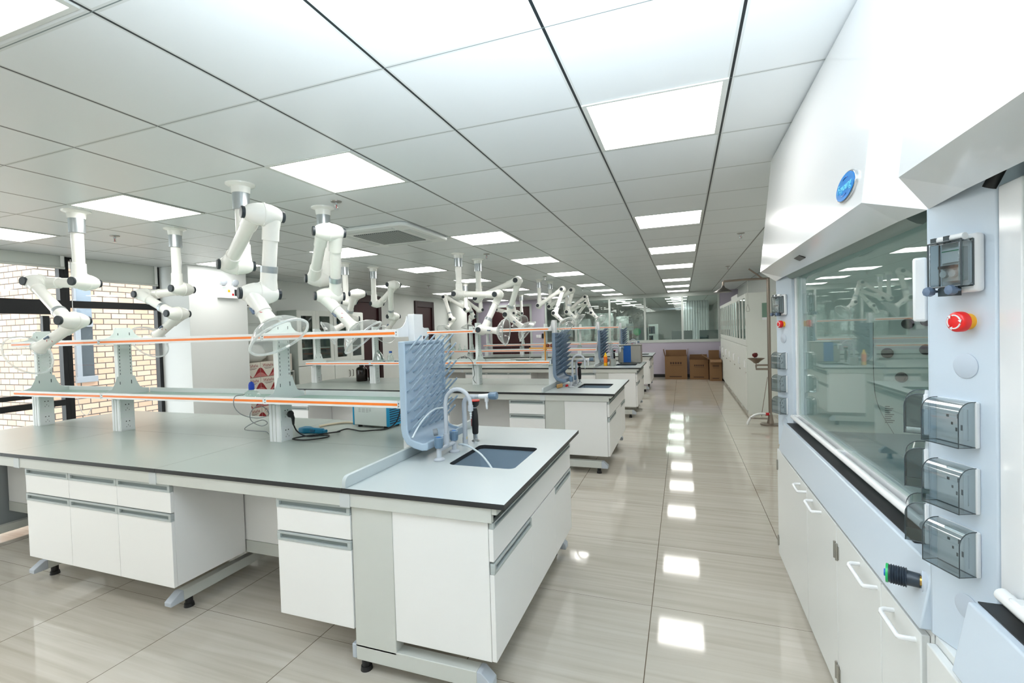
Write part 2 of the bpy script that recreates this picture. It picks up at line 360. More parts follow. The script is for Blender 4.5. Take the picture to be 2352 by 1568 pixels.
# ---- far wall: lilac with dark double door and a glazed partition
fw = MB().box(-7.5, -6.16, YF, YF + 0.1, 0, CEIL).box(-6.16, -4.66, YF, YF + 0.1, 2.40, CEIL).box(-4.66, -4.22, YF, YF + 0.1, 0, CEIL)
fw.box(-4.22, XR, YF, YF + 0.1, 0, 1.04).box(1.02, XR, YF, YF + 0.1, 1.04, CEIL)
struct('wall_far', fw, PURPLE, smooth=0)
d3 = struct('door_3', MB().box(-6.16, -6.09, YF - 0.02, YF + 0.1, 0, 2.40).box(-4.73, -4.66, YF - 0.02, YF + 0.1, 0, 2.40).box(-6.09, -4.73, YF - 0.02, YF + 0.1, 2.32, 2.40), SILVM)
for a, b in ((-6.09, -5.412), (-5.408, -4.73)):
    MB().box(a, b, YF + 0.02, YF + 0.06, 0.01, 2.32).build('door_leaf', DOORM, d3, bevel=0.003)
d4 = struct('door_4', MB().box(-7.15, -7.09, YF - 0.02, YF, 0, 2.42).box(-6.65, -6.58, YF - 0.02, YF, 0, 2.42).box(-7.09, -6.65, YF - 0.02, YF, 2.36, 2.42), SILVM)
MB().box(-7.09, -6.65, YF - 0.015, YF - 0.002, 0.01, 2.36).build('door_leaf', DOORM, d4)
mu = MB().box(-4.22, 1.02, YF - 0.01, YF + 0.11, 1.04, 1.12).box(-4.22, 1.02, YF, YF + 0.1, 2.40, CEIL)
for x in (-4.2, -3.2, -2.13, -1.07, 0.0, 1.0): mu.box(x - 0.03, x + 0.03, YF, YF + 0.1, 1.12, 2.40)
w4 = struct('window_4', mu, SILVM, bevel=0.003)
MB().box(-4.17, 0.97, YF + 0.045, YF + 0.055, 1.12, 2.40).build('window_pane', PARTG, w4, smooth=0)
struct('baseboard_far', MB().box(-4.22, XR, YF - 0.012, YF, 0, 0.09), mat('black_skirting', (20, 20, 22), 0.4), smooth=0)
struct('wall_next_room', MB().box(-7.5, XR, 25.9, 26.0, 0, CEIL), mat('next_room_wall', (196, 208, 208), 0.6), smooth=0)
sw = thing('switch_plate', 'pale double light switch on lilac wall beside the dark door', 'switch', (-4.44, YF, 1.32))
MB().box(-0.09, -0.01, -0.01, 0, -0.05, 0.05).box(0.0, 0.08, -0.01, 0, -0.05, 0.05).build('switch_plate_face', PLASTW, sw, bevel=0.002)
MB().box(0.11, 0.17, -0.03, 0, -0.07, 0.09).build('card_reader', BLACKP, sw, bevel=0.004)
# ---- round white column in the far corner
struct('trim_2', MB().cyl((-6.38, 12.95, 0), (-6.38, 12.95, CEIL), 0.26, n=40), WALLM)['label'] = 'round white column near the far corner'
# ---- ceiling light panels
EMIT = bpy.data.materials.new('light_diffuser'); EMIT.use_nodes = True
eb = EMIT.node_tree.nodes['Principled BSDF']; eb.inputs['Base Color'].default_value = (0.9, 0.9, 0.9, 1)
eb.inputs['Emission Color'].default_value = (1.0, 0.985, 0.945, 1); eb.inputs['Emission Strength'].default_value = PANEL_STRENGTH
ORD = ['first', 'second', 'third', 'fourth', 'fifth', 'sixth', 'seventh', 'eighth']
proto = None
for nm, px in (('aisle row', -0.104), ('second row from the aisle', -1.95), ('third row from the aisle', -3.79), ('row along the windows', -5.63)):
    for i, py in enumerate((0.62, 2.405, 4.68, 6.50, 8.37, 10.83, 12.60, 14.35)):
        if (px > -1 and i == 0) or (px < -5 and i == 3): continue
        lab = f'square ceiling light panel in the {nm}, {ORD[i]} from camera'
        if proto is None:
            proto = thing('ceiling_light', lab, 'light', (px, py, CEIL), 'ceiling light panels')
            MB().box(-0.30, 0.30, -0.29, -0.275, -0.006, 0).box(-0.30, 0.30, 0.275, 0.29, -0.006, 0).box(-0.30, -0.278, -0.275, 0.275, -0.006, 0).box(0.278, 0.30, -0.275, 0.275, -0.006, 0).build('light_frame', CREAM, proto)
            MB().box(-0.278, 0.278, -0.275, 0.275, -0.004, -0.001).build('light_diffuser', EMIT, proto, smooth=0)
        else:
            o = copy_tree(proto); o.location = (px, py, CEIL); o['label'] = lab
for i, (px, py) in enumerate(((-0.104, -1.25), (-1.95, -1.25), (-3.79, -1.25), (-5.63, -1.25), (-1.95, -2.6), (-3.79, -2.6))):  # out-of-view panels, added to light the foreground
    o = copy_tree(proto); o.location = (px, py, CEIL); o['label'] = 'unseen square light panel added behind the camera to brighten the foreground'; o['group'] = 'unseen fill panels added behind the camera'
for i, (px, py) in enumerate([(-0.3, 16.3), (-0.3, 18.2), (-0.3, 20.1), (-2.3, 16.3), (-2.3, 18.2), (-2.3, 20.1), (-4.4, 17), (-0.3, 22.2), (-2.3, 22.2)]):
    o = copy_tree(proto); o.location = (px, py, CEIL)
    o['label'] = f'ceiling light panel beyond the far glass, {"aisle column" if px > -1 else "column beside the aisle one" if px > -3 else "lone one by the dark door"}, {ORD[[16.3, 18.2, 20.1, 22.2].index(py) if px > -3 else 0]} deep'
    o['group'] = 'light panels in the room beyond'
# ---- air conditioner cassette
ac = thing('ceiling_air_conditioner', 'white square cassette air conditioner with dark grille in the ceiling', 'air conditioner', (-2.70, 4.03, CEIL))
acp = [(-0.43, -0.38), (-0.38, -0.43), (0.38, -0.43), (0.43, -0.38), (0.43, 0.38), (0.38, 0.43), (-0.38, 0.43), (-0.43, 0.38)]
MB().prism(acp, 'xy', -0.035, 0.0).build('fascia_panel', mat('ac_white', (232, 236, 234), 0.35), ac, bevel=0.012)
def ac_grille():
    m, nt, b, N, L = node_mat('ac_grille_mesh')
    tc = N('TexCoord'); sp = N('SeparateXYZ'); L(tc.outputs['Object'], sp.inputs[0])
    a = grid_line(nt, sp.outputs[0], 0, 0.022, 0.003); c = grid_line(nt, sp.outputs[1], 0, 0.022, 0.003)
    x = N('Mix'); x.data_type = 'RGBA'; L(mth(nt, 'MAXIMUM', a, c), x.inputs[0]); x.inputs[6].default_value = rgb((62, 70, 70)); x.inputs[7].default_value = rgb((180, 186, 184))
    L(x.outputs[2], b.inputs['Base Color']); b.inputs['Roughness'].default_value = 0.5; return m
MB().box(-0.25, 0.25, -0.25, 0.25, -0.042, -0.03).build('intake_grille', ac_grille(), ac)
for a in range(4):
    q = MB().box(-0.26, 0.26, 0.31, 0.375, -0.040, -0.03)
    o = q.build('louvre', mat('ac_louvre', (214, 220, 218), 0.4), ac, bevel=0.004); o.rotation_euler = (0, 0, a * PI / 2)
# ---- sprinklers
sp0 = None
for lab, p in (('over the first bench beside the aisle end arms', (-2.38, 2.87)), ('over the first bench near windows', (-4.94, 2.91)), ('beyond the air conditioner over second bench', (-2.34, 5.62)),
               ('in front of the emergency shower', (0.62, 5.75)), ('over the aisle near glass cabinets', (0.75, 8.9)), ('over the third bench', (-2.40, 8.55)), ('over second bench by the windows side', (-4.95, 8.7)), ('over the fourth bench aisle end', (-2.3, 11.6))):
    if sp0 is None:
        sp0 = thing('fire_sprinkler', '', 'sprinkler', (p[0], p[1], CEIL), 'fire sprinklers')
        MB().lathe([(0, 0.040), (-0.006, 0.038), (-0.012, 0.016)], n=20).build('escutcheon', STEEL, sp0)
        MB().cyl((0, 0, -0.01), (0, 0, -0.028), 0.010, n=12).tube([(0.009, 0, -0.026), (0.013, 0, -0.04), (0.006, 0, -0.056)], 0.0025, 6).tube([(-0.009, 0, -0.026), (-0.013, 0, -0.04), (-0.006, 0, -0.056)], 0.0025, 6).cyl((0, 0, -0.055), (0, 0, -0.060), 0.014, n=14).build('sprinkler_head', CHROME, sp0)
        MB().cyl((0, 0, -0.027), (0, 0, -0.053), 0.0022, n=8).build('heat_bulb', RED, sp0)
        o = sp0
    else:
        o = copy_tree(sp0); o.location = (p[0], p[1], CEIL)
    o['label'] = 'small chrome sprinkler head in the ceiling ' + lab
# ================================================================ laboratory benches
BENCH_Y = [2.43, 5.64, 8.86, 12.2]
NTH = ['first', 'second', 'third', 'fourth']
def handle(mb, x0, x1, z0, z1, y):
    """long grey pull rail with a recessed channel, facing -Y at y"""
    h = z1 - z0
    mb.box(x0, x1, y, y + 0.02, z1 - h * 0.24, z1).box(x0, x1, y, y + 0.02, z0, z0 + h * 0.26)
    mb.box(x0, x0 + 0.018, y, y + 0.02, z0 + h * 0.26, z1 - h * 0.24).box(x1 - 0.018, x1, y, y + 0.02, z0 + h * 0.26, z1 - h * 0.24)
    mb.box(x0 + 0.018, x1 - 0.018, y + 0.012, y + 0.02, z0 + h * 0.26, z1 - h * 0.24, 1)
    return mb
FRONT_CACHE = {}
def drawer_unit(label, x0, x1, cols, cyy, group):
    """suspended cabinet: a row of drawers over a row of doors, fronts facing -Y"""
    t = thing('base_cabinet', label, 'cabinet', ((x0 + x1) / 2, cyy - 0.38, 0.2), group)
    hw = (x1 - x0) / 2; yf, yb = -0.31, 0.135          # local front and back
    MB().box(-hw + 0.002, hw - 0.002, yf + 0.02, yb, 0, 0.555).build('body', WHITE, t, bevel=0.002)
    w = 2 * hw / cols
    for c in range(cols):
        a, b = -hw + c * w + 0.0015, -hw + (c + 1) * w - 0.0015
        for nm, z0, z1 in (('drawer', 0.408, 0.562), ('door', 0.0, 0.402)):
            d = MB().box(a, b, yf, yf + 0.019, z0, z1 - 0.042).build(nm, WHITE, t, bevel=0.0015)
            handle(MB(), a, b, z1 - 0.042, z1, yf - 0.003).build('handle', [ALU, RECESS], d, bevel=0.001)
    return t
def rack_pegs(z, row):
    ys = [-0.195 + 0.075 * i + (0.036 if row % 2 else 0) for i in range(6)]
    return [y for y in ys if y < 0.225]
RACK0 = None
def drying_rack(label, loc, m):
    """drip rack: back board that curves into a drip tray, slanting pegs"""
    global RACK0
    if RACK0 is not None:
        o = copy_tree(RACK0); o.location = loc; o['label'] = label
        if m is not RACK:
            for ch in o.children:
                for s_ in ch.material_slots: s_.link = 'OBJECT'; s_.material = m
        return o
    t = thing('drying_rack', label, 'drying rack', loc, 'drying racks at the bench sinks'); RACK0 = t
    # board with rounded top corners, rim standing proud, swept forward at the foot
    prof = [(0.0, 0.56), (0.0, 0.09), (0.006, 0.055), (0.026, 0.025), (0.06, 0.010), (0.105, 0.000), (0.132, 0.004)]   # (x, z) of the front skin
    th = 0.012
    b = MB(); hw = 0.23
    def skin(off, y0, y1):
        out = []
        for i, (x, z) in enumerate(prof):
            p0 = V((*prof[max(i - 1, 0)], 0)); p1 = V((*prof[min(i + 1, len(prof) - 1)], 0)); d = (p1 - p0).normalized(); n_ = V((-d.y, d.x, 0))
            out.append((x - n_.x * off if False else x + n_.x * off, z + n_.y * off))
        return out
    f = skin(0.0, 0, 0); bk = skin(-th, 0, 0)
    poly = f + bk[::-1]
    b.prism(poly, 'xz', -hw + 0.012, hw - 0.012)
    b.build('board', RACK, t, bevel=0.003, smooth=50)
    fo = skin(0.016, 0, 0); bo = skin(-th - 0.012, 0, 0); rim = fo + bo[::-1]
    r = MB().prism(rim, 'xz', -hw, -hw + 0.014).prism(rim, 'xz', hw - 0.014, hw).box(-0.024, 0.016, -hw, hw, 0.548, 0.566)
    e = prof[-1]; r.box(e[0] - 0.008, e[0] + 0.008, -hw, hw, e[1] - 0.022, e[1] + 0.02)
    r.build('rim', RACK, t, bevel=0.006, smooth=50, seg=3)
    for row in range(9):
        z = 0.50 - 0.0545 * row
        for y in rack_pegs(z, row):
            MB().tube([(-0.004, y, z), (0.02, y, z + 0.012), (0.104, y, z + 0.096)], lambda q: 0.0070 - 0.0018 * q, 6).build('peg', RACK, t, smooth=60)
    return t
def shelf_unit(k, cyy, nth):
    """reagent shelf down the middle of the bench"""
    t = thing('reagent_shelf', f'two-tier white reagent shelf with orange edge strips on the {nth} bench', 'shelf', (-3.3, cyy, 0.85), 'reagent shelves on the benches')
    ox = 3.3
    px = [-5.13, -4.095, -2.505, -1.478]
    post = []
    for i, x in enumerate(px):
        x += ox; end = i == 3
        hw = 0.02
        p = MB().box(x - hw, x + hw, -0.05, 0.05, 0.0, 0.798, 0).box(x - hw - 0.006, x - hw, -0.03, 0.03, 0.30, 0.798, 0)
        if not end:
            for yy in (-0.037, 0.037):
                for j in range(17): p.box(x + hw, x + hw + 0.0012, yy - 0.002, yy + 0.002, 0.33 + j * 0.0265, 0.343 + j * 0.0265, 1)
        p.build('post', [SHELFW if end else POSTG, SLOT], t, bevel=0.002)
        # brackets: bell shaped plates across the shelf depth, one at each tier
        for z0, up in ((0.268, 0.155), (0.668, 0.118)):
            pl = [(-0.165, z0), (0.165, z0), (0.165, z0 + 0.045), (0.13, z0 + 0.05), (0.10, z0 + 0.062), (0.075, z0 + up * 0.72), (0.062, z0 + up), (-0.062, z0 + up), (-0.075, z0 + up * 0.72), (-0.10, z0 + 0.062), (-0.13, z0 + 0.05), (-0.165, z0 + 0.045)]
            br = MB().prism(pl, 'yz', x + hw, x + hw + 0.003, 0) if not end else MB().prism(pl, 'yz', x - hw - 0.003, x - hw, 0)
            xs = x + hw + 0.003 if not end else x - hw - 0.005
            br.box(xs - 0.014, xs + 0.014, -0.168, -0.160, z0, z0 + 0.042, 0).box(xs - 0.003, xs + 0.003, -0.1695, -0.168, z0 + 0.024, z0 + 0.031, 1).box(xs - 0.003, xs + 0.003, -0.1695, -0.168, z0 + 0.010, z0 + 0.014, 1)
            br.box(xs, xs + 0.0012, -0.045, -0.041, z0 + up * 0.6, z0 + up * 0.74, 1).box(xs, xs + 0.0012, 0.035, 0.040, z0 + up * 0.6, z0 + up * 0.78, 1)
            br.build('bracket', [SHELFW if end else POSTG, SLOT], t)
        # power trunking under the lower shelf with two sockets on the side facing the aisle
        if not end:
            bx = MB().box(x - 0.075, x + 0.012, -0.052, 0.052, 0.0, 0.245).box(x - 0.05, x - 0.046, -0.054, -0.052, 0.0, 0.245, 1).box(x - 0.020, x - 0.016, -0.054, -0.052, 0.0, 0.245, 1)
            so = bx.build('power_trunking', [PLASTW, CREAM], t, bevel=0.003)
            for z in (0.055, 0.185):
                q = MB().box(x + 0.012, x + 0.022, -0.046, 0.046, z - 0.046, z + 0.046, 0)
                for yy in (-0.012, 0.010): q.box(x + 0.022, x + 0.0226, yy - 0.0035, yy + 0.0035, z + 0.014, z + 0.021, 1)
                for yy, zz in ((0, -0.012), (-0.012, -0.025), (0.012, -0.025)): q.box(x + 0.022, x + 0.0226, yy - 0.0015, yy + 0.0015, z + zz - 0.004, z + zz + 0.004, 2)
                q.build('wall_socket', [PLASTW, BLACKR, SLOT], so, bevel=0.002)
        else:
            MB().box(x - 0.075, x + 0.02, -0.055, 0.055, 0.0, 0.245).build('power_trunking', PLASTW, t, bevel=0.003)
    bays = [(-5.19, -4.085), (-4.06, -2.495), (-2.47, -1.505)]
    for z0 in (0.270, 0.670):
        for a, b in bays:
            a += ox; b += ox
            s_ = MB().box(a, b, -0.165, 0.165, z0 + 0.004, z0 + 0.012, 1).box(a, b, -0.172, -0.160, z0, z0 + 0.042, 0).box(a, b, 0.160, 0.172, z0, z0 + 0.045, 0)
            sh = s_.build('shelf_board', [SHELFW, GLASSG], t, bevel=0.0015)
            for sg in (-1, 1):
                MB().box(a + 0.004, b - 0.004, sg * 0.1725 - 0.001, sg * 0.1725 + 0.001, z0 + 0.013, z0 + 0.027).build('orange_strip', ORANGE, sh)
    return t
def bench(k):
    cyy = BENCH_Y[k]; nth = NTH[k]
    rnd = random.Random(11 + k)
    # ---- worktop panels
    t = thing('worktop', f'long grey worktop with black edge on the {nth} bench beside its sink end', 'worktop', (-3.3, cyy, 0.828), 'grey bench worktops')
    xs = [-5.25, -4.12, -2.69, -1.4575]
    for i in range(3):
        for y0, y1 in ((-0.71, -0.0008), (0.0008, 0.71)):
            mb = MB().box(xs[i] + 3.3 + 0.0008, xs[i + 1] + 3.3 - 0.0008, y0, y1, 0, 0.0015, 1)
            mb = MB(); x0, x1 = xs[i] + 3.3 + 0.0008, xs[i + 1] + 3.3 - 0.0008
            mb.face([(x0, y0, 0.022), (x1, y0, 0.022), (x1, y1, 0.022), (x0, y1, 0.022)], 0)
            mb.face([(x0, y0, 0), (x1, y0, 0), (x1, y1, 0), (x0, y1, 0)], 1)
            for p, q in (((x0, y0), (x1, y0)), ((x1, y0), (x1, y1)), ((x1, y1), (x0, y1)), ((x0, y1), (x0, y0))):
                mb.face([(*p, 0), (*q, 0), (*q, 0.022), (*p, 0.022)], 1)
            mb.build('worktop_panel', [TOP, EDGE], t, smooth=0)
    # ---- sink worktop with opening and upstand
    t = thing('sink_worktop', f'pale grey sink worktop with raised back edge at aisle end of the {nth} bench', 'worktop', (-1.06, cyy, 0.828), 'sink worktops')
    X0, X1, Y0, Y1 = -0.3965, 0.385, -0.71, 0.71; r = 0.035
    hx0, hx1, hy0, hy1 = -0.105, 0.26, -0.25, 0.185
    hole = []
    for cx, cy_, a0 in ((hx1 - r, hy1 - r, 0), (hx0 + r, hy1 - r, 90), (hx0 + r, hy0 + r, 180), (hx1 - r, hy0 + r, 270)):
        for q in range(7): a = math.radians(a0 + q * 15); hole.append((cx + r * math.cos(a), cy_ + r * math.sin(a)))
    bm = bmesh.new(); out = [(X0, Y0), (X1, Y0), (X1, Y1), (X0, Y1)]
    vo = [bm.verts.new((x, y, 0.022)) for x, y in out]; vi = [bm.verts.new((x, y, 0.022)) for x, y in hole]
    es = [bm.edges.new((vo[i], vo[(i + 1) % 4])) for i in range(4)] + [bm.edges.new((vi[i], vi[(i + 1) % len(vi)])) for i in range(len(vi))]
    bmesh.ops.triangle_fill(bm, use_beauty=True, use_dissolve=False, edges=es)
    for f in bm.faces: f.material_index = 0
    for ring in (out, hole):
        for i in range(len(ring)):
            p, q = ring[i], ring[(i + 1) % len(ring)]
            f = bm.faces.new([bm.verts.new((*p, 0)), bm.verts.new((*q, 0)), bm.verts.new((*q, 0.022)), bm.verts.new((*p, 0.022))]); f.material_index = 1
    bmesh.ops.remove_doubles(bm, verts=bm.verts[:], dist=1e-5); bmesh.ops.recalc_face_normals(bm, faces=bm.faces[:])
    me = bpy.data.meshes.new('slab'); bm.to_mesh(me); bm.free(); me.materials.append(TOP2); me.materials.append(EDGE)
    o = bpy.data.objects.new('slab', me); COL.objects.link(o); o.parent = t
    up_ = [(Y0, 0.022), (Y1, 0.022), (Y1, 0.065)] + [(Y1 - 0.03 + 0.03 * math.cos(math.radians(a)), 0.045 + 0.03 * math.sin(math.radians(a))) for a in (30, 60, 90)] + [(Y0 + 0.03 - 0.03 * math.sin(math.radians(a)), 0.045 + 0.03 * math.cos(math.radians(a))) for a in (0, 30, 60, 90)]
    MB().prism(up_, 'yz', X0 + 0.001, X0 + 0.021).build('upstand', TOP2, t, bevel=0.002)
    # ---- sink bowl
    t = thing('sink', f'deep slate grey plastic sink bowl at the end of the {nth} bench', 'sink', (-0.985, cyy - 0.03, 0.828), 'bench sinks')
    hw, hl, d = 0.183, 0.218, 0.27
    s_ = MB()
    prof = []
    for z, i in ((-0.001, 0.0), (-0.02, -0.002), (-d + 0.05, 0.012), (-d + 0.01, 0.03), (-d, 0.055)):
        ring = []; a_, b_ = hw - i, hl - i; rr = 0.04
        for cx, cy_, a0 in ((a_ - rr, b_ - rr, 0), (-a_ + rr, b_ - rr, 90), (-a_ + rr, -b_ + rr, 180), (a_ - rr, -b_ + rr, 270)):
            for q in range(7): a = math.radians(a0 + q * 15); ring.append((cx + rr * math.cos(a), cy_ + rr * math.sin(a), z))
        prof.append(ring)
    n = len(prof[0]); pts = [p for r_ in prof for p in r_]; fs = [(i * n + j, i * n + (j + 1) % n, (i + 1) * n + (j + 1) % n, (i + 1) * n + j) for i in range(len(prof) - 1) for j in range(n)] + [tuple((len(prof) - 1) * n + j for j in range(n))]
    s_.idx(pts, fs); s_.build('bowl', SINKM, t, smooth=50)
    MB().lathe([(0, 0.035), (0.004, 0.033), (0.004, 0.02)], (0, 0, -d), (0, 0, 1), 20).build('drain', BLACKP, t)
    # ---- steel frame: rails, C legs, feet, knee panels
    t = thing('bench_frame', f'grey steel C-leg frame with knee panels under the {nth} bench', 'bench frame', (-3.0, cyy, 0), 'steel bench frames')
    O = 3.0
    rl = MB()
    for sg in (-1, 1): rl.box(-5.22 + O, -0.735 + O, sg * 0.69 - 0.012, sg * 0.69 + 0.012, 0.765, 0.828)
    rl.box(-0.735 + O, -0.712 + O, -0.70, 0.70, 0.80, 0.828).box(-5.22 + O, -5.19 + O, -0.69, 0.69, 0.765, 0.828)
    rl.build('apron_rail', CREAM, t, bevel=0.002)
    for x in (-4.005, -2.745, -1.475):
        MB().box(x + O - 0.0, x + O + 0.055, -0.706, -0.701, 0.762, 0.826).build('rail_joint', mat('joint_grey', (200, 206, 208), 0.4), t, bevel=0.001)
    for x in (-5.1, -3.99, -2.72):
        l = MB().box(x + O - 0.025, x + O + 0.025, -0.58, 0.58, 0.058, 0.118).box(x + O - 0.025, x + O + 0.025, -0.07, 0.07, 0.118, 0.765)
        lg = l.build('leg', CREAM, t, bevel=0.003)
        for sg in (-1, 1):
            MB().prism([(sg * 0.58, 0.058), (sg * 0.58, 0.118), (sg * 0.60, 0.118), (sg * 0.655, 0.082), (sg * 0.655, 0.058)], 'yz', x + O - 0.026, x + O + 0.026).build('end_cap', CAPG, lg, bevel=0.003)
            MB().cyl((x + O, sg * 0.535, 0), (x + O, sg * 0.535, 0.02), 0.027, 0.024).cyl((x + O, sg * 0.535, 0.02), (x + O, sg * 0.535, 0.058), 0.020).build('levelling_foot', BLACKR, lg)
    for sg in (-1, 1):
        y = sg * 0.655
        l = MB().box(-1.43 + O, -1.215 + O, y - 0.03, y + 0.03, 0.118, 0.765).box(-1.43 + O, -0.83 + O, y - 0.03, y + 0.03, 0.058, 0.130)
        lg = l.build('leg', CREAM, t, bevel=0.003)
        MB().prism([(-0.83 + O, 0.058), (-0.83 + O, 0.130), (-0.81 + O, 0.130), (-0.765 + O, 0.09), (-0.765 + O, 0.058)], 'xz', y - 0.031, y + 0.031).build('end_cap', CAPG, lg, bevel=0.003)
        MB().box(-1.452 + O, -1.43 + O, y - 0.031, y + 0.031, 0.062, 0.128).build('end_cap', CAPG, lg, bevel=0.004)
        for x in (-1.40, -0.86):
            MB().cyl((x + O, y, 0), (x + O, y, 0.02), 0.027, 0.024).cyl((x + O, y, 0.02), (x + O, y, 0.058), 0.020).build('levelling_foot', BLACKR, lg)
    for a, b in ((-5.19, -4.02), (-3.96, -2.75), (-2.69, -1.50)):
        for sg in (-1, 1):
            MB().box(a + O, b + O, sg * 0.229 - 0.006, sg * 0.229 + 0.006, 0.272, 0.765).build('knee_panel', WHITE, t)
            MB().box(a + O, b + O, sg * 0.225 - 0.012, sg * 0.225 + 0.012, 0.195, 0.270).build('service_channel', CREAM, t)
    MB().box(-5.235 + O, -5.215 + O, -0.69, 0.69, 0.06, 0.765).build('end_panel', mat('end_panel_grey', (150, 158, 162), 0.5), t)
    # ---- sink cabinet, drawers open to the aisle (+X)
    t = thing('sink_cabinet', f'white sink cabinet with grey pull rails facing the aisle on the {nth} bench', 'cabinet', (-0.98, cyy, 0.19), 'sink cabinets')
    MB().box(-0.228, 0.22, -0.665, -0.655, 0, 0.57).box(-0.228, 0.22, 0.655, 0.665, 0, 0.57).box(-0.228, 0.22, -0.655, 0.655, 0, 0.012).box(-0.228, -0.218, -0.655, 0.655, 0.012, 0.57).build('body', WHITE, t)
    MB().box(-0.233, 0.222, -0.685, -0.667, -0.005, 0.572).build('end_panel', WHITE, t, bevel=0.002)
    def xhandle(parent, y0, y1, z0, z1):
        h = z1 - z0; x = 0.248; m_ = MB()
        m_.box(x - 0.02, x, y0, y1, z1 - h * .24, z1).box(x - 0.02, x, y0, y1, z0, z0 + h * .26).box(x - 0.02, x, y0, y0 + .018, z0 + h * .26, z1 - h * .24).box(x - 0.02, x, y1 - .018, y1, z0 + h * .26, z1 - h * .24)
        m_.box(x - 0.02, x - 0.012, y0 + .018, y1 - .018, z0 + h * .26, z1 - h * .24, 1); m_.build('handle', [ALU, RECESS], parent, bevel=0.001)
    f = MB().box(0.225, 0.245, -0.688, 0.688, 0.412, 0.545).build('fascia_panel', WHITE, t, bevel=0.002); xhandle(f, -0.688, 0.688, 0.546, 0.572)
    d = MB().box(0.225, 0.245, -0.688, -0.19, 0.0, 0.358).box(0.225, 0.245, -0.19, 0.283, 0.0, 0.404).build('door', WHITE, t, bevel=0.0015); xhandle(d, -0.688, -0.19, 0.36, 0.404)
    d = MB().box(0.225, 0.245, 0.286, 0.688, 0.0, 0.358).build('door', WHITE, t, bevel=0.0015); xhandle(d, 0.286, 0.688, 0.36, 0.404)
    # ---- suspended drawer cabinets
    if k == 1:
        units = [(-5.18, -4.69, 1), (-3.45, -2.60, 2), (-1.845, -1.385 - 0.047, 1)]
    elif k == 3:
        units = [(-3.92, -2.605, 3), (-1.865, -1.432, 1)]
    else:
        units = [(-3.92, -2.605, 3), (-1.865, -1.432, 1)]
    pos = {(3,): 'three columns wide', (2,): 'two columns wide', (1,): 'one column wide'}
    for x0, x1, c in units:
        lab = f'white drawer cabinet {pos[(c,)]} under the {nth} bench' + (' near its sink end' if x0 > -2 else ' at its window end' if x0 < -5 else ' towards its middle')
        drawer_unit(lab, x0, x1, c, cyy, 'suspended drawer cabinets')
    shelf_unit(k, cyy, nth)
    drying_rack(f'{"pale blue" if k == 0 else "slate blue"} pegged drying rack at the sink of the {nth} bench', (-1.43, cyy, 0.928), RACK if k == 0 else mat('rack_slate', (112, 132, 154), 0.42))
    # ---- water tap: two slate knobs, gooseneck
    t = thing('mixer_tap', f'grey gooseneck laboratory tap with two slate knobs at the {nth} sink', 'tap', (-1.245, cyy, 0.8512), 'gooseneck taps')
    b = MB()
    for y in (-0.19, -0.01):
        b.lathe([(0, 0.030), (0.006, 0.030), (0.012, 0.022), (0.014, 0.0135), (0.075, 0.0135)], (0, y, 0), (0, 0, 1), 24)
    b.tube([(0, -0.19, 0.055), (0, -0.01, 0.055)], 0.0125, 14)
    b.build('base_pipe', TAPG, t, smooth=40)
    for y in (-0.19, -0.01):
        kb = MB().lathe([(0.066, 0.020), (0.078, 0.024), (0.118, 0.025), (0.122, 0.022), (0.122, 0.0)], (0, y, 0), (0, 0, 1), 12).build('tap_knob', TAPB, t, smooth=20)
        MB().cyl((0, y, 0.1222), (0, y, 0.1235), 0.012, n=16).build('blue_mark', mat('tap_mark_blue', (30, 120, 200), 0.4), kb)
    arc = [(0, -0.10, 0.05), (0, -0.10, 0.29)]
    R = 0.076
    for a in range(15, 181, 15): arc.append((R - R * math.cos(math.radians(a)), -0.10, 0.29 + R * math.sin(math.radians(a)) * 1.08))
    arc.append((2 * R, -0.10, 0.265))
    g = MB().tube(arc, 0.0115, 14).cyl((0, -0.10, 0.06), (0, -0.10, 0.125), 0.0165).cyl((2 * R, -0.10, 0.285), (2 * R, -0.10, 0.255), 0.0145)
    g.build('gooseneck_spout', TAPG, t, smooth=40)
    MB().lathe([(0, 0.0085), (0.006, 0.0085), (0.01, 0.005), (0.016, 0.0075), (0.02, 0.0045), (0.028, 0.0065), (0.032, 0.004), (0.045, 0.0045)], (2 * R, -0.10, 0.256), (0, 0, -1), 16).build('hose_nozzle', mat('nozzle_grey', (206, 216, 220), 0.3), t)
    # ---- pure water tap with white arm
    t = thing('side_tap', f'grey upright tap with white horizontal spout behind the {nth} sink', 'tap', (-1.25, cyy + 0.147, 0.8512), 'upright side taps')
    MB().lathe([(0, 0.022), (0.006, 0.022), (0.008, 0.0165), (0.05, 0.0165)], (0, 0, 0), (0, 0, 1), 20).tube([(0, 0, 0.05), (0, 0, 0.25)] + [(0.045 - 0.045 * math.cos(math.radians(a)), 0, 0.25 + 0.045 * math.sin(math.radians(a))) for a in (20, 40, 60, 80, 90)] + [(0.075, 0, 0.295)], 0.0145, 16).build('upright_pipe', TAPG, t, smooth=40)
    MB().cyl((0.07, 0, 0.296), (0.10, 0, 0.298), 0.0125).build('pipe_collar', TAPG, t)
    MB().cyl((0.10, 0, 0.298), (0.165, 0, 0.302), 0.0125, 0.015).cyl((0.148, 0, 0.30), (0.148, 0, 0.268), 0.0125, 0.0115).lathe([(0, 0.0075), (0.02, 0.006), (0.024, 0.0075), (0.045, 0.005)], (0.148, 0, 0.268), (0, 0, -1), 14).build('white_spout', TAPW, t, smooth=40)
    MB().lathe([(0, 0.019), (0.008, 0.022), (0.045, 0.024), (0.05, 0.021), (0.05, 0)], (0.165, 0, 0.302), (1, 0, 0.05), 12).build('tap_knob', TAPB, t, smooth=20)
    if k < 2: MB().cyl((0.0145, -0.004, 0.045), (0.0152, -0.004, 0.045), 0.008, n=14).build('warning_dot', mat('dot_yellow', (246, 206, 30), 0.5), t)
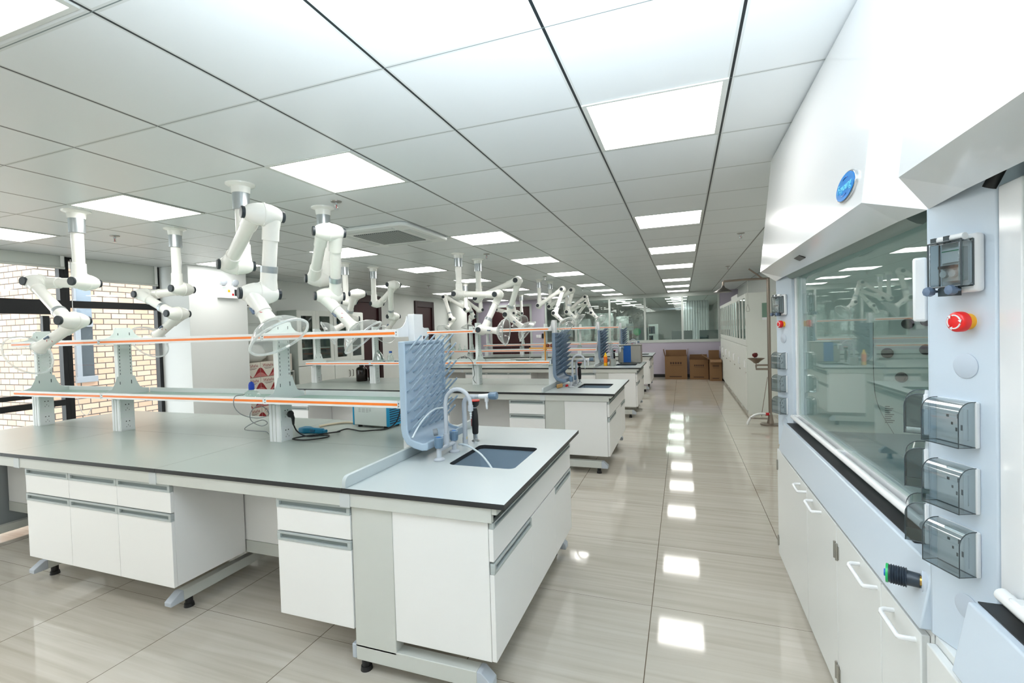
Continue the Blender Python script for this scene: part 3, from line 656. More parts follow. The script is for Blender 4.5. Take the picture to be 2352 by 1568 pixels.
    # ---- eyewash handset
    t = thing('eyewash_handset', f'black and red eyewash hand spray standing behind the {nth} sink', 'eyewash', (-1.238, cyy + 0.27, 0.8512), 'bench eyewash handsets')
    MB().lathe([(0, 0.026), (0.005, 0.025), (0.010, 0.015), (0.045, 0.014)], (0, 0, 0), (0, 0, 1), 20).build('chrome_base', CHROME, t)
    MB().lathe([(0.043, 0.016), (0.05, 0.019), (0.10, 0.0215), (0.16, 0.020), (0.195, 0.016), (0.205, 0.012)], (0, 0, 0), (0, 0, 1), 16).build('grip', BLACKR, t, smooth=40)
    MB().box(-0.025, -0.018, -0.007, 0.007, 0.09, 0.18).build('red_lever', RED, t, bevel=0.003)
    MB().lathe([(0.203, 0.011), (0.213, 0.011)], (0, 0, 0), (0, 0, 1), 14).build('clear_neck', TAPG, t)
    MB().lathe([(0.212, 0.013), (0.225, 0.026), (0.248, 0.032), (0.252, 0.0)], (0, 0, 0), (0, 0, 1), 20).build('spray_cup', BLACKR, t, smooth=40)
    MB().lathe([(0.250, 0.0335), (0.256, 0.0335), (0.256, 0.020)], (0, 0, 0), (0, 0, 1), 20).build('red_rim', mat('rim_red', (220, 50, 40), 0.4), t)
for k in range(4): bench(k)
# ================================================================ extraction arms
def arm(label, J1, J2, J3, T, side=1, flip=False, dome_r=0.175, mark=True):
    """ceiling extraction arm: flange, silver sleeve, drop tube, three swivel joints, clear capture hood"""
    J1, J2, J3, T = V(J1), V(J2), V(J3), V(T)
    u = V((J2.x - J1.x, J2.y - J1.y, 0)); u.normalize()
    n = V((-u.y, u.x, 0)) * side
    off = 0.042
    root = V((J1.x + n.x * off, J1.y + n.y * off, CEIL))
    t = thing('extraction_arm', label, 'extraction arm', root, 'ceiling extraction arms')
    L = lambda p: V(p) - root
    A = [J1 + n * off, J1 - n * off, J2 - n * off, J2 + n * off, J3 + n * off, J3 - n * off]
    tr, sr = 0.0375, 0.0435
    MB().lathe([(0, 0.088), (-0.008, 0.086), (-0.012, 0.075), (-0.02, 0.058), (-0.06, 0.054)], (0, 0, 0), (0, 0, 1), 32).build('ceiling_flange', ARMW, t, smooth=40)
    MB().lathe([(-0.05, 0.050), (-0.165, 0.050)], (0, 0, 0), (0, 0, 1), 32).build('mounting_sleeve', SILVER, t)
    j1 = L(A[0])
    MB().cyl((0, 0, -0.15), j1, tr, n=28).build('drop_tube', ARMW, t)
    for a, b in ((A[1], A[2]), (A[3], A[4])):
        MB().cyl(L(a), L(b), tr, n=28).build('arm_tube', ARMW, t)
    # swivel joints: two elbow halves on one axis, dark knobs at both ends
    for i, (J, ins) in enumerate(((J1, ((A[0], A[0] + V((0, 0, 1))), (A[1], A[2]))), (J2, ((A[2], A[1]), (A[3], A[4]))), (J3, ((A[4], A[3]), (A[5], T - n * 0))))):
        m = MB(); c = L(J)
        m.lathe([(-0.092, 0.0), (-0.092, 0.030), (-0.082, 0.040), (-0.062, 0.050), (-0.035, 0.058), (-0.004, 0.062), (-0.004, 0.065), (0.004, 0.065), (0.004, 0.062), (0.035, 0.058), (0.062, 0.050), (0.082, 0.040), (0.092, 0.030), (0.092, 0.0)], c, n, 32)
        for p, q in ins:
            d = (V(q) - V(p)).normalized(); q0 = L(p)
            m.lathe([(0.0, 0.050), (0.04, 0.048), (0.075, sr), (0.135, sr), (0.137, tr)], q0, d, 28, cap=False)
        jo = m.build('swivel_joint', ARMW, t, smooth=42)
        for sg in (-1, 1):
            kb = MB().lathe([(0.088, 0.029), (0.094, 0.032), (0.106, 0.032), (0.109, 0.028), (0.109, 0.0)], c, n * sg, 24).build('tension_knob', KNOBD, jo, smooth=30)
    # silver ring on the lower arm
    d = (A[4] - A[3]).normalized(); ln = (A[4] - A[3]).length
    q = L(A[4]) - d * 0.155
    MB().lathe([(0, tr), (0, 0.045), (0.036, 0.045), (0.036, tr)], q, d, 28).build('clamp_ring', SILVER, t)
    # nozzle with damper knob, then the clear hood
    d3 = (T - A[5]).normalized()
    ln3 = (T - A[5]).length
    e = L(A[5]) + d3 * ln3
    ndl = MB().lathe([(0.05, tr), (ln3 - 0.05, tr), (ln3 - 0.02, tr + 0.004), (ln3 + 0.006, 0.050)], L(A[5]), d3, 28, cap=False).build('nozzle', ARMW, t)
    w = d3.cross(n).normalized()
    toC = (V((0, 0, 1.535)) - (root + e)); sd = n if n.dot(toC) > 0 else -n
    kp = L(A[5]) + d3 * (ln3 * 0.62) + sd * tr
    MB().lathe([(0, 0.007), (0.012, 0.007)], kp, sd, 10).obox(kp + sd * 0.017, d3, sd, w, 0.020, 0.006, 0.006).build('damper_knob', KNOBB, t, bevel=0.003)
    if mark:
        vd = (toC - d3 * toC.dot(d3)).normalized(); vw = d3.cross(vd)
        mk = MB()
        for a0 in (20, 200):
            pts = []
            for a in range(a0, a0 + 60, 10):
                ang = math.radians(a) * 0.5 if False else math.radians(a)
                o2 = d3 * (0.016 * math.cos(ang)) + vw * (0.016 * math.sin(ang)); pts.append(L(A[5]) + d3 * (ln3 * 0.66) + o2 + vd * (math.sqrt(max(tr ** 2 - (0.016 * math.sin(ang)) ** 2, 0)) + 0.0004))
            mk.tube(pts, 0.0016, 5)
        mk.build('red_mark', RED, t)
    k = dome_r / 0.175
    prof = [(0, 0.050), (0.006 * k, 0.062 * k), (0.018 * k, 0.085 * k), (0.036 * k, 0.112 * k), (0.062 * k, 0.138 * k), (0.090 * k, 0.157 * k), (0.108 * k, 0.166 * k)]
    hd = MB().lathe(prof + [(z - 0.002, r - 0.003) for z, r in prof[::-1]], e, d3, 48, cap=False).build('capture_hood', ACRYL, t, smooth=60)
    MB().lathe([(0.106 * k, 0.163 * k), (0.106 * k, 0.172 * k), (0.112 * k, 0.175 * k), (0.118 * k, 0.172 * k), (0.118 * k, 0.163 * k), (0.106 * k, 0.163 * k)], e, d3, 48, cap=False).build('hood_rim', RIMC, hd, smooth=60)
    MB().lathe([(0.012 * k, 0.046), (0.018 * k, 0.052), (0.020 * k, 0.046), (0.012 * k, 0.046)], e, d3, 32, cap=False).build('inner_ring', RIMC, hd)
    return t
def nearer(p, k):
    return tuple(V((0, 0, 1.535)) + (V(p) - V((0, 0, 1.535))) * k)
S = 'white extraction arm over the '
arm(S + 'first bench, large one with its clear hood before the shelf', (-2.67, 2.259, 2.005), (-2.13, 1.98, 2.205), nearer((-2.39, 2.174, 1.803), .925), nearer((-2.295, 2.15, 1.628), .92), side=1, dome_r=0.165)
arm(S + 'first bench, aisle end, with its hood behind the top shelf', (-2.616, 2.937, 1.977), (-2.275, 2.66, 2.25), (-2.451, 2.844, 1.83), (-2.285, 2.885, 1.60), side=1)
arm(S + 'first bench, window end, hood tilted towards the window', (-4.25, 2.29, 1.997), nearer((-4.845, 2.29, 2.035), .96), nearer((-4.456, 2.31, 1.715), .905), nearer((-4.875, 2.29, 1.51), .895), side=1, dome_r=0.16)
arm(S + 'first bench, window end, in front of the white pier', (-4.21, 3.0, 1.995), (-4.70, 3.0, 1.97), (-4.283, 3.0, 1.778), (-4.56, 3.0, 1.593), side=1)
arm(S + 'second bench, hanging in front of the dark wall door', (-4.29, 5.36, 1.995), (-3.87, 5.0, 2.06), (-4.10, 5.15, 1.755), (-4.27, 5.05, 1.625), side=-1)
arm(S + 'second bench, raised elbow beside the dark wall door', (-4.26, 5.94, 1.995), (-3.80, 5.70, 2.225), nearer((-3.92, 5.85, 1.79), 1.04), nearer((-4.06, 5.9, 1.60), 1.055), side=-1)
arm(S + 'second bench, aisle end, its hood turned sideways', (-2.65, 5.375, 2.011), (-2.085, 5.33, 1.972), nearer((-2.331, 5.375, 1.557), .955), nearer((-2.125, 5.375, 1.538), .95), side=1, dome_r=0.165)
arm(S + 'second bench, aisle end, rear one with high elbow', (-2.624, 5.94, 1.988), (-2.04, 5.94, 2.19), nearer((-2.201, 5.94, 1.751), 1.03), nearer((-2.005, 5.93, 1.585), 1.04), side=1)
arm(S + 'third bench, window end, by the round white column', (-4.14, 8.8, 1.995), (-4.62, 8.8, 2.27), nearer((-4.475, 8.8, 1.805), .975), nearer((-4.60, 8.8, 1.635), .96), side=1)
arm(S + 'third bench, window end, before the far wall doors', (-4.12, 9.4, 2.0), (-4.30, 9.0, 2.26), (-4.252, 9.3, 1.861), (-4.32, 9.3, 1.70), side=1)
arm(S + 'third bench, aisle end, front one of the pair', (-2.646, 8.95, 2.01), (-2.165, 8.95, 2.30), nearer((-2.333, 8.95, 1.848), .96), nearer((-2.175, 8.95, 1.675), .94), side=1)
arm(S + 'third bench, aisle end, rear one of the pair', (-2.545, 9.40, 2.0), (-2.08, 9.40, 2.31), nearer((-2.182, 9.40, 1.879), 1.0), nearer((-2.02, 9.40, 1.75), 1.0), side=1)
arm(S + 'fourth bench, window end, front one of the pair', (-4.19, 11.9, 1.995), (-4.68, 11.9, 2.11), (-4.25, 11.85, 1.927), nearer((-4.05, 11.9, 1.80), .98), side=1)
arm(S + 'fourth bench, window end, rear one of the pair', (-4.22, 12.5, 2.005), (-4.52, 12.3, 2.185), (-4.32, 12.6, 1.88), (-4.38, 12.65, 1.74), side=1)
arm(S + 'fourth bench, aisle end, its hood nearest the glass wall', (-2.80, 11.95, 1.97), (-2.30, 11.95, 2.33), nearer((-2.154, 11.95, 1.924), .985), nearer((-2.01, 11.95, 1.785), .975), side=1)
arm(S + 'fourth bench, aisle end, elbow folded back', (-2.83, 12.5, 2.005), (-2.40, 12.5, 2.205), (-2.70, 12.6, 1.85), (-2.80, 12.65, 1.70), side=1)
# ================================================================ fume hoods along the right wall
HW = mat('hood_white', (243, 245, 247), 0.16, coat=0.3)
HB = mat('hood_blue_grey', (206, 218, 230), 0.28, coat=0.2)
HD = mat('hood_door_white', (226, 229, 228), 0.34)
HLIN = mat('hood_liner', (222, 230, 228), 0.45)
HTOP = mat('hood_worktop', (128, 152, 168), 0.4)
HGAP = mat('hood_gap_black', (16, 18, 20), 0.5)
DISC = mat('blank_disc', (192, 202, 214), 0.4)
ESY = mat('estop_yellow', (250, 178, 20), 0.4)
ESR = mat('estop_red', (214, 24, 22), 0.35)
SIDEP = {'A': None}
SP, CP = math.sin(math.radians(22)), math.cos(math.radians(22))
def face_frame(y0, sg):
    """splayed post face: starts at the ridge (0.55, y0), runs inwards; s along it, out = towards the viewer's side"""
    a = V((SP, sg * CP, 0)); o = V((-CP, sg * SP, 0)); return V((0.55, y0, 0)), a, o
def post(parent, y0, sg, z0=0.775, z1=1.92):
    m = MB(); qx, qy = 0.153 * SP, sg * 0.153 * CP
    m.prism([(0.55, y0), (0.55 + qx, y0 + qy), (0.72, y0 + qy), (0.72, y0)], 'xy', z0, z1)
    p = m.build('corner_post', HB, parent, bevel=0.003)
    # pale edge bead and white sash channel
    b0, a, o = face_frame(y0, sg)
    return p
def fitting(parent, y0, sg, kind, s, z):
    b0, a, o = face_frame(y0, sg); c = b0 + a * s; c.z = z; zz = V((0, 0, 1))
    P = lambda i, j, k: c + a * i + zz * j + o * k
    def bx(m, i0, i1, j0, j1, k0, k1, mi=0):
        m.obox(P((i0 + i1) / 2, (j0 + j1) / 2, (k0 + k1) / 2), a, zz, o, (i1 - i0) / 2, (j1 - j0) / 2, (k1 - k0) / 2, mi); return m
    if kind == 'socket':
        m = bx(MB(), -0.047, 0.047, -0.050, 0.050, 0, 0.010); sk = m.build('socket', PLASTW, parent, bevel=0.003)
        f = MB(); bx(f, -0.030, 0.030, -0.036, 0.032, 0.010, 0.013)
        for i, j, w_, h_ in ((-0.014, 0.012, 0.003, 0.003), (0.010, 0.014, 0.002, 0.005), (-0.004, -0.004, 0.002, 0.003), (0.018, -0.010, 0.002, 0.006), (0.006, -0.016, 0.002, 0.004)):
            bx(f, i - w_, i + w_, j - h_, j + h_, 0.013, 0.0134, 1)
        f.build('socket_face', [PLASTW, SLOT], sk)
        # rounded smoked splash cover, open below
        prof = [(0.050, 0.008)] + [(0.020 + 0.030 * math.cos(math.radians(t)), 0.017 + 0.030 * math.sin(math.radians(t))) for t in range(0, 91, 15)] + [(-0.048, 0.047), (-0.048, 0.010)]
        n = len(prof); pts = []; fs = []
        for i in (-0.044, 0.044):
            for j, k in prof: pts.append(P(i, j, k))
        for q in range(n - 1): fs.append((q, q + 1, n + q + 1, n + q))
        fs.append(tuple(range(n))); fs.append(tuple(range(n, 2 * n)))
        cv = MB().idx(pts, fs).build('splash_cover', SMOKE, sk, smooth=35)
        e = MB()
        for i in (-0.044, 0.044): e.tube([P(i, j, k) for j, k in prof], 0.0011, 5)
        e.tube([P(-0.044, -0.048, 0.047), P(0.044, -0.048, 0.047)], 0.0014, 5).tube([P(-0.044, -0.048, 0.012), P(0.044, -0.048, 0.012)], 0.0014, 5)
        e.build('cover_edge', mat('smoke_edge', (52, 62, 66), 0.3), sk)
    elif kind == 'disc':
        MB().lathe([(0, 0.0275), (0.002, 0.0275), (0.003, 0.0255), (0.003, 0)], c, o, 32).build('blanking_disc', DISC, parent, smooth=30)
    elif kind == 'estop':
        e = MB().lathe([(0, 0.0175), (0.014, 0.0175), (0.014, 0)], c, o, 28).build('stop_base', ESY, parent)
        b = MB().lathe([(0.012, 0.018), (0.016, 0.022), (0.028, 0.022), (0.032, 0.0195), (0.034, 0.015), (0.034, 0)], c, o, 32).build('stop_button', ESR, parent, smooth=40)
        m = MB()
        for a0 in (20, 140, 260):
            pts = [P(0.0145 * math.cos(math.radians(t)), 0.0145 * math.sin(math.radians(t)), 0.0343) for t in range(a0, a0 + 86, 12)]
            m.tube(pts, 0.0016, 6)
            t2 = math.radians(a0 - 4); hd = P(0.0145 * math.cos(t2), 0.0145 * math.sin(t2), 0.0343); tg = (P(math.sin(t2), -math.cos(t2), 0) - P(0, 0, 0)) * 0.006; rd = (P(math.cos(t2), math.sin(t2), 0) - P(0, 0, 0)) * 0.004
            m.idx([hd + tg, hd - rd, hd + rd, hd + tg + o * 0.001, hd - rd + o * 0.001, hd + rd + o * 0.001], [(0, 1, 2), (3, 4, 5), (0, 1, 4, 3), (1, 2, 5, 4), (2, 0, 3, 5)])
        m.build('turn_arrow', PLASTW, b)
    elif kind == 'breaker':
        m = bx(MB(), -0.040, 0.044, -0.062, 0.062, 0, 0.020); k_ = m.build('breaker_box', PLASTW, parent, bevel=0.008, seg=3)
        f = bx(MB(), -0.018, 0.024, -0.036, 0.036, 0.02, 0.035, 0); bx(f, -0.016, 0.022, 0.004, 0.034, 0.035, 0.038, 1); bx(f, -0.016, 0.022, 0.028, 0.030, 0.038, 0.0384, 3); bx(f, -0.020, 0.018, -0.008, -0.002, 0.035, 0.044, 2)
        for i in (-0.010, 0.010): f.cyl(P(i, -0.020, 0.035), P(i, -0.020, 0.042), 0.008, n=16)
        f.build('breaker_switch', [mat('breaker_grey', (206, 212, 212), 0.4), PLASTW, BLACKP, mat('breaker_green', (40, 140, 90), 0.4)], k_)
        cvv = bx(MB(), -0.040, 0.036, -0.048, 0.050, 0.018, 0.047).build('smoked_cover', SMOKE, k_, bevel=0.006)
        e = MB()
        for kk in (0.047, 0.020):
            for p, q in (((-0.04, -0.048), (0.036, -0.048)), ((0.036, -0.048), (0.036, 0.05)), ((0.036, 0.05), (-0.04, 0.05)), ((-0.04, 0.05), (-0.04, -0.048))): e.tube([P(*p, kk), P(*q, kk)], 0.0018, 6)
        bx(e, -0.024, 0.012, -0.068, -0.050, 0.022, 0.04)
        for i in (-0.03, 0.0): bx(e, i - 0.006, i + 0.006, 0.048, 0.062, 0.02, 0.045)
        e.build('cover_edge', mat('smoke_edge', (52, 62, 66), 0.3), k_)
        h = MB()
        for i, w_ in ((-0.016, 0.012), (0.018, 0.016)): h.cyl(P(i - w_ + 0.002, 0.056, 0.036), P(i + w_, 0.056, 0.036), 0.0075, n=14)
        h.build('cover_hinge', PLASTW, k_, smooth=30)
        for i in (-0.036, 0.016):
            MB().lathe([(0, 0.003), (0.012, 0.003), (0.012, 0.010), (0.016, 0.011), (0.026, 0.010), (0.028, 0.0)], P(i, -0.056, 0.030), o, 8).build('cover_screw', KNOBB, k_, smooth=20)
def sash_set(t, y0, y1, zb, zt):
    xg = 0.635
    p = MB().box(xg - 0.003, xg + 0.003, y0, y1, zb, zt).build('sash_pane', SASH, t, smooth=0)
    return p
def shroud(t, y0, y1, c0, c1, zt=2.515):
    """sloping white upper fascia with chamfered ends; y0<y1 ridges at the posts"""
    f0, f1 = y0 + c0, y1 - c1
    zf, zr = 1.847, 1.792
    p = [(0.455, f0, zf), (0.455, f1, zf), (0.552, y1, zr), (0.552, y0, zr),          # lower rim 0..3
         (0.525, f0, zt), (0.525, f1, zt), (0.60, y1, zt), (0.60, y0, zt),            # upper rim 4..7
         (0.565, y0 + 0.20, zr + 0.012), (0.565, y1 - 0.13, zr + 0.012),              # inner lip 8,9
         (0.585, y0 + 0.20, zr + 0.11), (0.585, y1 - 0.13, zr + 0.11)]
    fs = [(0, 1, 5, 4), (1, 2, 6, 5), (0, 4, 7, 3), (0, 8, 9, 1), (0, 3, 8), (1, 9, 2), (8, 10, 11, 9), (4, 5, 6, 7)]
    o = MB().idx(p, fs).build('upper_fascia', HW, t, smooth=0)
    sl = o.modifiers.new('s', 'SOLIDIFY'); sl.thickness = 0.002; sl.offset = 0
    return o
def liner(t, y0, y1):
    MB().box(1.28, 1.30, y0, y1, 0.90, 2.4).build('back_baffle', HLIN, t)
    MB().box(0.66, 1.28, y0 - 0.02, y0, 0.90, 2.4).build('inner_side', HLIN, t).__setitem__('label', 'pale inner side wall')
    MB().box(0.66, 1.28, y1, y1 + 0.02, 0.90, 2.4).build('inner_side', HLIN, t)
    MB().prism([(0.66, 2.0), (0.90, 2.16), (1.28, 2.16), (1.28, 2.2), (0.88, 2.2), (0.66, 2.04)], 'xz', y0, y1).build('inner_ceiling', HLIN, t)
    MB().box(0.62, 1.28, y0, y1, 0.87, 0.90).build('hood_worktop', HTOP, t)
    # glowing strip added behind the fascia to brighten the hood interior
    MB().box(0.80, 0.92, y0 + 0.4, y1 - 0.4, 2.10, 2.115).build('interior_fill_strip', mat('interior_fill_strip', (230, 236, 236), 0.4, emit=(0.92, 1.0, 0.97, 1), estr=3.0), t)
def bow_handle(parent, x, y0, y1, z, r=0.0065):
    MB().tube([(x + 0.034, y0, z), (x + 0.008, y0, z), (x + 0.002, y0 + 0.004, z - 0.002), (x, y0 + 0.012, z - 0.004), (x, y1 - 0.012, z - 0.004), (x + 0.002, y1 - 0.004, z - 0.002), (x + 0.008, y1, z), (x + 0.034, y1, z)], r, 10).build('bow_handle', HW, parent, smooth=60)
# ---- far hood
YA0, YA1 = 1.395, 3.33
t = thing('fume_hood', 'white fume hood with closed glass sash and blue oval badge beside the aisle', 'fume hood', (0, 0, 0), 'fume hoods')
t.location = (1.0, 2.36, 0)
HA = t
OFF = Matrix.Translation((-1.0, -2.36, 0))
before = set(bpy.data.objects)
MB().box(0.556, 1.30, YA0 + 0.005, YA1 - 0.005, 0.10, 0.775).box(0.575, 1.28, YA0 + 0.02, YA1 - 0.03, 0.0, 0.10).build('base_body', HD, t, bevel=0.002)
bd = [2.985, 2.548, 2.106, 1.662, 1.40]
bd = [3.29, 2.548 + 0.0, 2.09, 1.66, 1.41]
for i in range(4):
    d = MB().box(0.535, 0.555, bd[i + 1] + 0.002, bd[i] - 0.002, 0.105, 0.758).build('door', HD, t, bevel=0.003)
    hy = [(2.56, 2.68), (2.30, 2.44), (1.69, 1.84), (1.44, 1.57)][i]
    bow_handle(d, 0.502, hy[0], hy[1], 0.728)
    if i in (0, 1, 2):
        hyy = bd[i] - 0.012 if i in (0, 2) else bd[i + 1] + 0.012
        for z in (0.19, 0.66):
            MB().cyl((0.532, hyy, z - 0.032), (0.532, hyy, z + 0.032), 0.0055, n=10).box(0.5325, 0.535, hyy - 0.016, hyy + 0.016, z - 0.024, z + 0.024).build('hinge', STEEL, d)
MB().prism([(0.527, 0.778), (0.556, 0.934), (0.64, 0.934), (0.64, 0.90), (0.70, 0.86), (0.70, 0.778)], 'xz', YA0 + 0.003, YA1 - 0.14).build('front_sill', HB, t, bevel=0.004)
MB().box(0.572, 0.655, YA0 + 0.145, YA1 - 0.145, 0.9345, 0.937).build('air_slot', HGAP, t)
post(t, YA0 + 0.002, 1); post(t, YA1, -1)
LIP = mat('lip_grey_green', (132, 146, 140), 0.5)
def inner_lip(tt, a, b): MB().prism([(0.572, 1.812), (0.586, 1.801), (0.602, 1.791), (0.616, 1.788), (0.626, 1.796), (0.626, 1.90), (0.572, 1.90)], 'xz', a, b).build('inner_lip', LIP, tt, smooth=50)
inner_lip(t, YA0 + 0.19, YA1 - 0.145)
MB().box(0.622, 0.66, YA1 - 0.175, YA1 - 0.143, 0.937, 1.80).build('sash_channel', HW, t, bevel=0.003); MB().box(0.622, 0.66, YA0 + 0.146, YA0 + 0.170, 0.937, 1.80).build('sash_channel', HW, t, bevel=0.003)
sa = sash_set(t, YA0 + 0.171, YA1 - 0.176, 0.985, 2.05)
MB().box(0.628, 0.648, YA0 + 0.172, YA1 - 0.177, 0.972, 0.994).tube([(0.602, YA0 + 0.16, 0.978), (0.602, YA1 - 0.155, 0.978)], 0.0135, 16).build('sash_handle', HW, sa, smooth=40)
for y in (YA0 + 0.19, 2.33, YA1 - 0.18): MB().box(0.595, 0.64, y - 0.018, y + 0.018, 0.965, 0.992).build('handle_bracket', HW, sa, bevel=0.005)
shroud(t, YA0 + 0.003, YA1, 0.112, 0.075)
for kind, s, z in (('breaker', 0.072, 1.642), ('estop', 0.074, 1.525), ('disc', 0.070, 1.437), ('socket', 0.060, 1.303), ('socket', 0.060, 1.164), ('socket', 0.060, 1.030), ('disc', 0.070, 0.925)):
    fitting(t, YA1, -1, kind, s, z)
for z in (1.300, 1.166, 1.030): fitting(t, YA0 + 0.002, 1, 'socket', 0.070, z)
b0, a_, o_ = face_frame(YA0 + 0.002, 1)
c = b0 + a_ * 0.07; c.z = 1.605
MB().obox(c + o_ * 0.014, a_, (0, 0, 1), o_, 0.045, 0.078, 0.014).build('control_display', HW, t, bevel=0.006)
c = b0 + a_ * 0.036; c.z = 0.880
vv = MB().lathe([(0, 0.033), (0.008, 0.033), (0.013, 0.026), (0.016, 0.026)], c, o_, 28).build('gas_valve', DISC, t, smooth=40)
MB().lathe([(0.014, 0.012), (0.024, 0.012)], c, o_, 16).build('brass_collar', mat('brass', (196, 158, 84), 0.3, metal=0.9), vv)
kp = [(0.020, 0.017), (0.045, 0.0185), (0.045, 0.022)]
for q in range(7): kp += [(0.0465 + q * 0.005, 0.0245), (0.049 + q * 0.005, 0.0215)]
MB().lathe(kp + [(0.083, 0.022), (0.083, 0)], c, o_, 20).build('valve_grip', mat('valve_black', (44, 54, 64), 0.45), vv, smooth=25)
MB().lathe([(0.082, 0.0235), (0.087, 0.0235), (0.087, 0.0)], c, o_, 20).build('green_ring', mat('ring_green', (20, 170, 90), 0.4), vv)
MB().lathe([(0.086, 0.009), (0.091, 0.009), (0.091, 0.0)], c, o_, 16).build('blue_cap', mat('cap_blue', (20, 90, 180), 0.4), vv)
liner(t, YA0 + 0.16, YA1 - 0.16)
for x, z in ((1.157, 1.508), (1.063, 1.348), (1.126, 1.214), (1.236, 1.364), (1.24, 1.52)):
    MB().lathe([(0, 0.028), (0.010, 0.028), (0.010, 0.017), (0.004, 0.017), (0.004, 0.0)], (x, YA1 - 0.16, z), (0, -1, 0), 24).build('liner_knob', BLACKP, t)
yk = YA1 - 0.16
st = MB().box(1.045, 1.10, yk - 0.002, yk, 0.945, 1.06)
for j in range(9): st.box(1.05, 1.05 + 0.022 + 0.024 * ((j * 37) % 10) / 10, yk - 0.0026, yk - 0.002, 1.048 - j * 0.011, 1.053 - j * 0.011, 1)
st.build('notice_sticker', [HLIN, SLOT], t)
MB().tube(curve_pts([(1.0, yk - 0.004, 1.52), (1.0, yk - 0.004, 1.2), (1.02, yk - 0.006, 1.05), (1.08, yk - 0.03, 0.905)], 8), 0.0015, 6).build('thin_wire', SLOT, t)
# badge, logo sticker, slot on the fascia
nrm = V((-1, 0, 0.105)).normalized(); upv = V((0.105, 0, 1)).normalized(); rv = V((0, -1, 0))
def ell(m, c, ry, rz, k0, k1, n=40, mi=0):
    pts = [c + rv * (ry * math.cos(2 * PI * q / n)) + upv * (rz * math.sin(2 * PI * q / n)) + nrm * k for k in (k0, k1) for q in range(n)]
    return m.idx(pts, [tuple(range(n)), tuple(range(n, 2 * n))] + [(q, (q + 1) % n, n + (q + 1) % n, n + q) for q in range(n)], mi)
bc = V((0.4655, 1.645, 1.925))
bg_ = ell(MB(), bc, 0.086, 0.043, -0.004, 0.010).build('badge', CHROME, t, bevel=0.002)
ell(MB(), bc, 0.080, 0.039, 0.009, 0.0115).build('badge_field', mat('badge_blue', (0, 130, 214), 0.25), bg_)
words_mesh('Feyoung', 0.036, bc + nrm * 0.0118, rv, upv, 'badge_lettering', mat('badge_letter', (120, 220, 250), 0.25), bg_, 0.0012)
for a0 in (60, 240):
    MB().tube([bc + rv * (0.040 * math.cos(math.radians(q))) + upv * (0.026 * math.sin(math.radians(q))) + nrm * 0.012 for q in range(a0, a0 + 70, 10)], 0.0012, 5).build('badge_arc', mat('badge_dark', (0, 80, 160), 0.3), bg_)
lg = V((0.525 - 0.006, 3.235, 2.435))
m = MB(); m.obox(lg - upv * 0.03, rv, upv, nrm, 0.022, 0.030, 0.001, 0); m.obox(lg + upv * 0.012 - rv * 0.008, rv, upv, nrm, 0.012, 0.018, 0.0014, 1); m.obox(lg - upv * 0.045 + rv * 0.006, rv, upv, nrm, 0.010, 0.012, 0.0014, 1)
m.build('logo_sticker', [mat('logo_green', (90, 220, 130), 0.4), mat('logo_blue', (10, 110, 190), 0.4)], t)
bs = V((0.103, 0, -0.055)).normalized(); bn = bs.cross(V((0, 1, 0))).normalized()
cs = V((0.5, 2.475, 1.8215)); cs = V((0.505, 2.47, 1.847 - (0.505 - 0.455) * 0.43 - 0.001))
MB().obox(cs, bs, (0, 1, 0), bn, 0.014, 0.052, 0.002).build('lamp_slot', BLACKP, t)
# ---- near hood, mostly out of frame
t2 = thing('fume_hood', 'nearer fume hood, mostly cropped, with red emergency stop on its blue-grey post', 'fume hood', (1.0, 0.4, 0), 'fume hoods')
YB0, YB1 = -0.54, 1.395
MB().box(0.556, 1.30, YB0, YB1 - 0.004, 0.0, 0.775).build('base_body', HD, t2, bevel=0.002)
for a, b in ((0.95, 1.385), (0.48, 0.945), (0.0, 0.475)):
    d = MB().box(0.535, 0.555, a + 0.002, b - 0.002, 0.105, 0.758).build('door', HD, t2, bevel=0.003); bow_handle(d, 0.502, a + 0.03, a + 0.17, 0.728)
MB().prism([(0.527, 0.778), (0.556, 0.934), (0.64, 0.934), (0.64, 0.90), (0.70, 0.86), (0.70, 0.778)], 'xz', YB0, YB1 - 0.143).build('front_sill', HB, t2, bevel=0.004)
MB().box(0.572, 0.655, YB0, YB1 - 0.145, 0.9345, 0.937).build('air_slot', HGAP, t2)
post(t2, YB1, -1)
MB().box(0.610, 0.66, YB1 - 0.215, YB1 - 0.143, 0.937, 1.80).build('sash_channel', HW, t2, bevel=0.003)
sb = sash_set(t2, YB0, YB1 - 0.216, 0.985, 2.05)
MB().box(0.628, 0.648, YB0, YB1 - 0.217, 0.972, 0.994).tube([(0.590, YB0, 0.978), (0.590, YB1 - 0.19, 0.978)], 0.0135, 16).build('sash_handle', HW, sb, smooth=40)
MB().box(0.580, 0.64, YB1 - 0.26, YB1 - 0.225, 0.965, 0.992).build('handle_bracket', HW, sb, bevel=0.005)
shroud(t2, YB0, YB1 - 0.003, 0.115, 0.112)
for kind, s, z in (('breaker', 0.090, 1.650), ('estop', 0.096, 1.525), ('disc', 0.089, 1.428), ('socket', 0.073, 1.302), ('socket', 0.073, 1.159), ('socket', 0.073, 1.021), ('disc', 0.088, 0.891)):
    fitting(t2, YB1, -1, kind, s, z)
liner(t2, YB0 + 0.1, YB1 - 0.18)
MB().tube(curve_pts([(0.60, 1.26, 1.80), (0.62, 1.22, 1.87), (0.64, 1.12, 1.93), (0.66, 1.0, 2.0)], 6), 0.012, 10).build('black_cable', BLACKR, t2, smooth=60)
# shift geometry of both hoods into their own origins
for r_ in (t, t2):
    M4 = Matrix.Translation(-V(r_.location))
    for o in r_.children_recursive: o.data.transform(M4)
# ================================================================ things on the first bench
B1 = 0.85
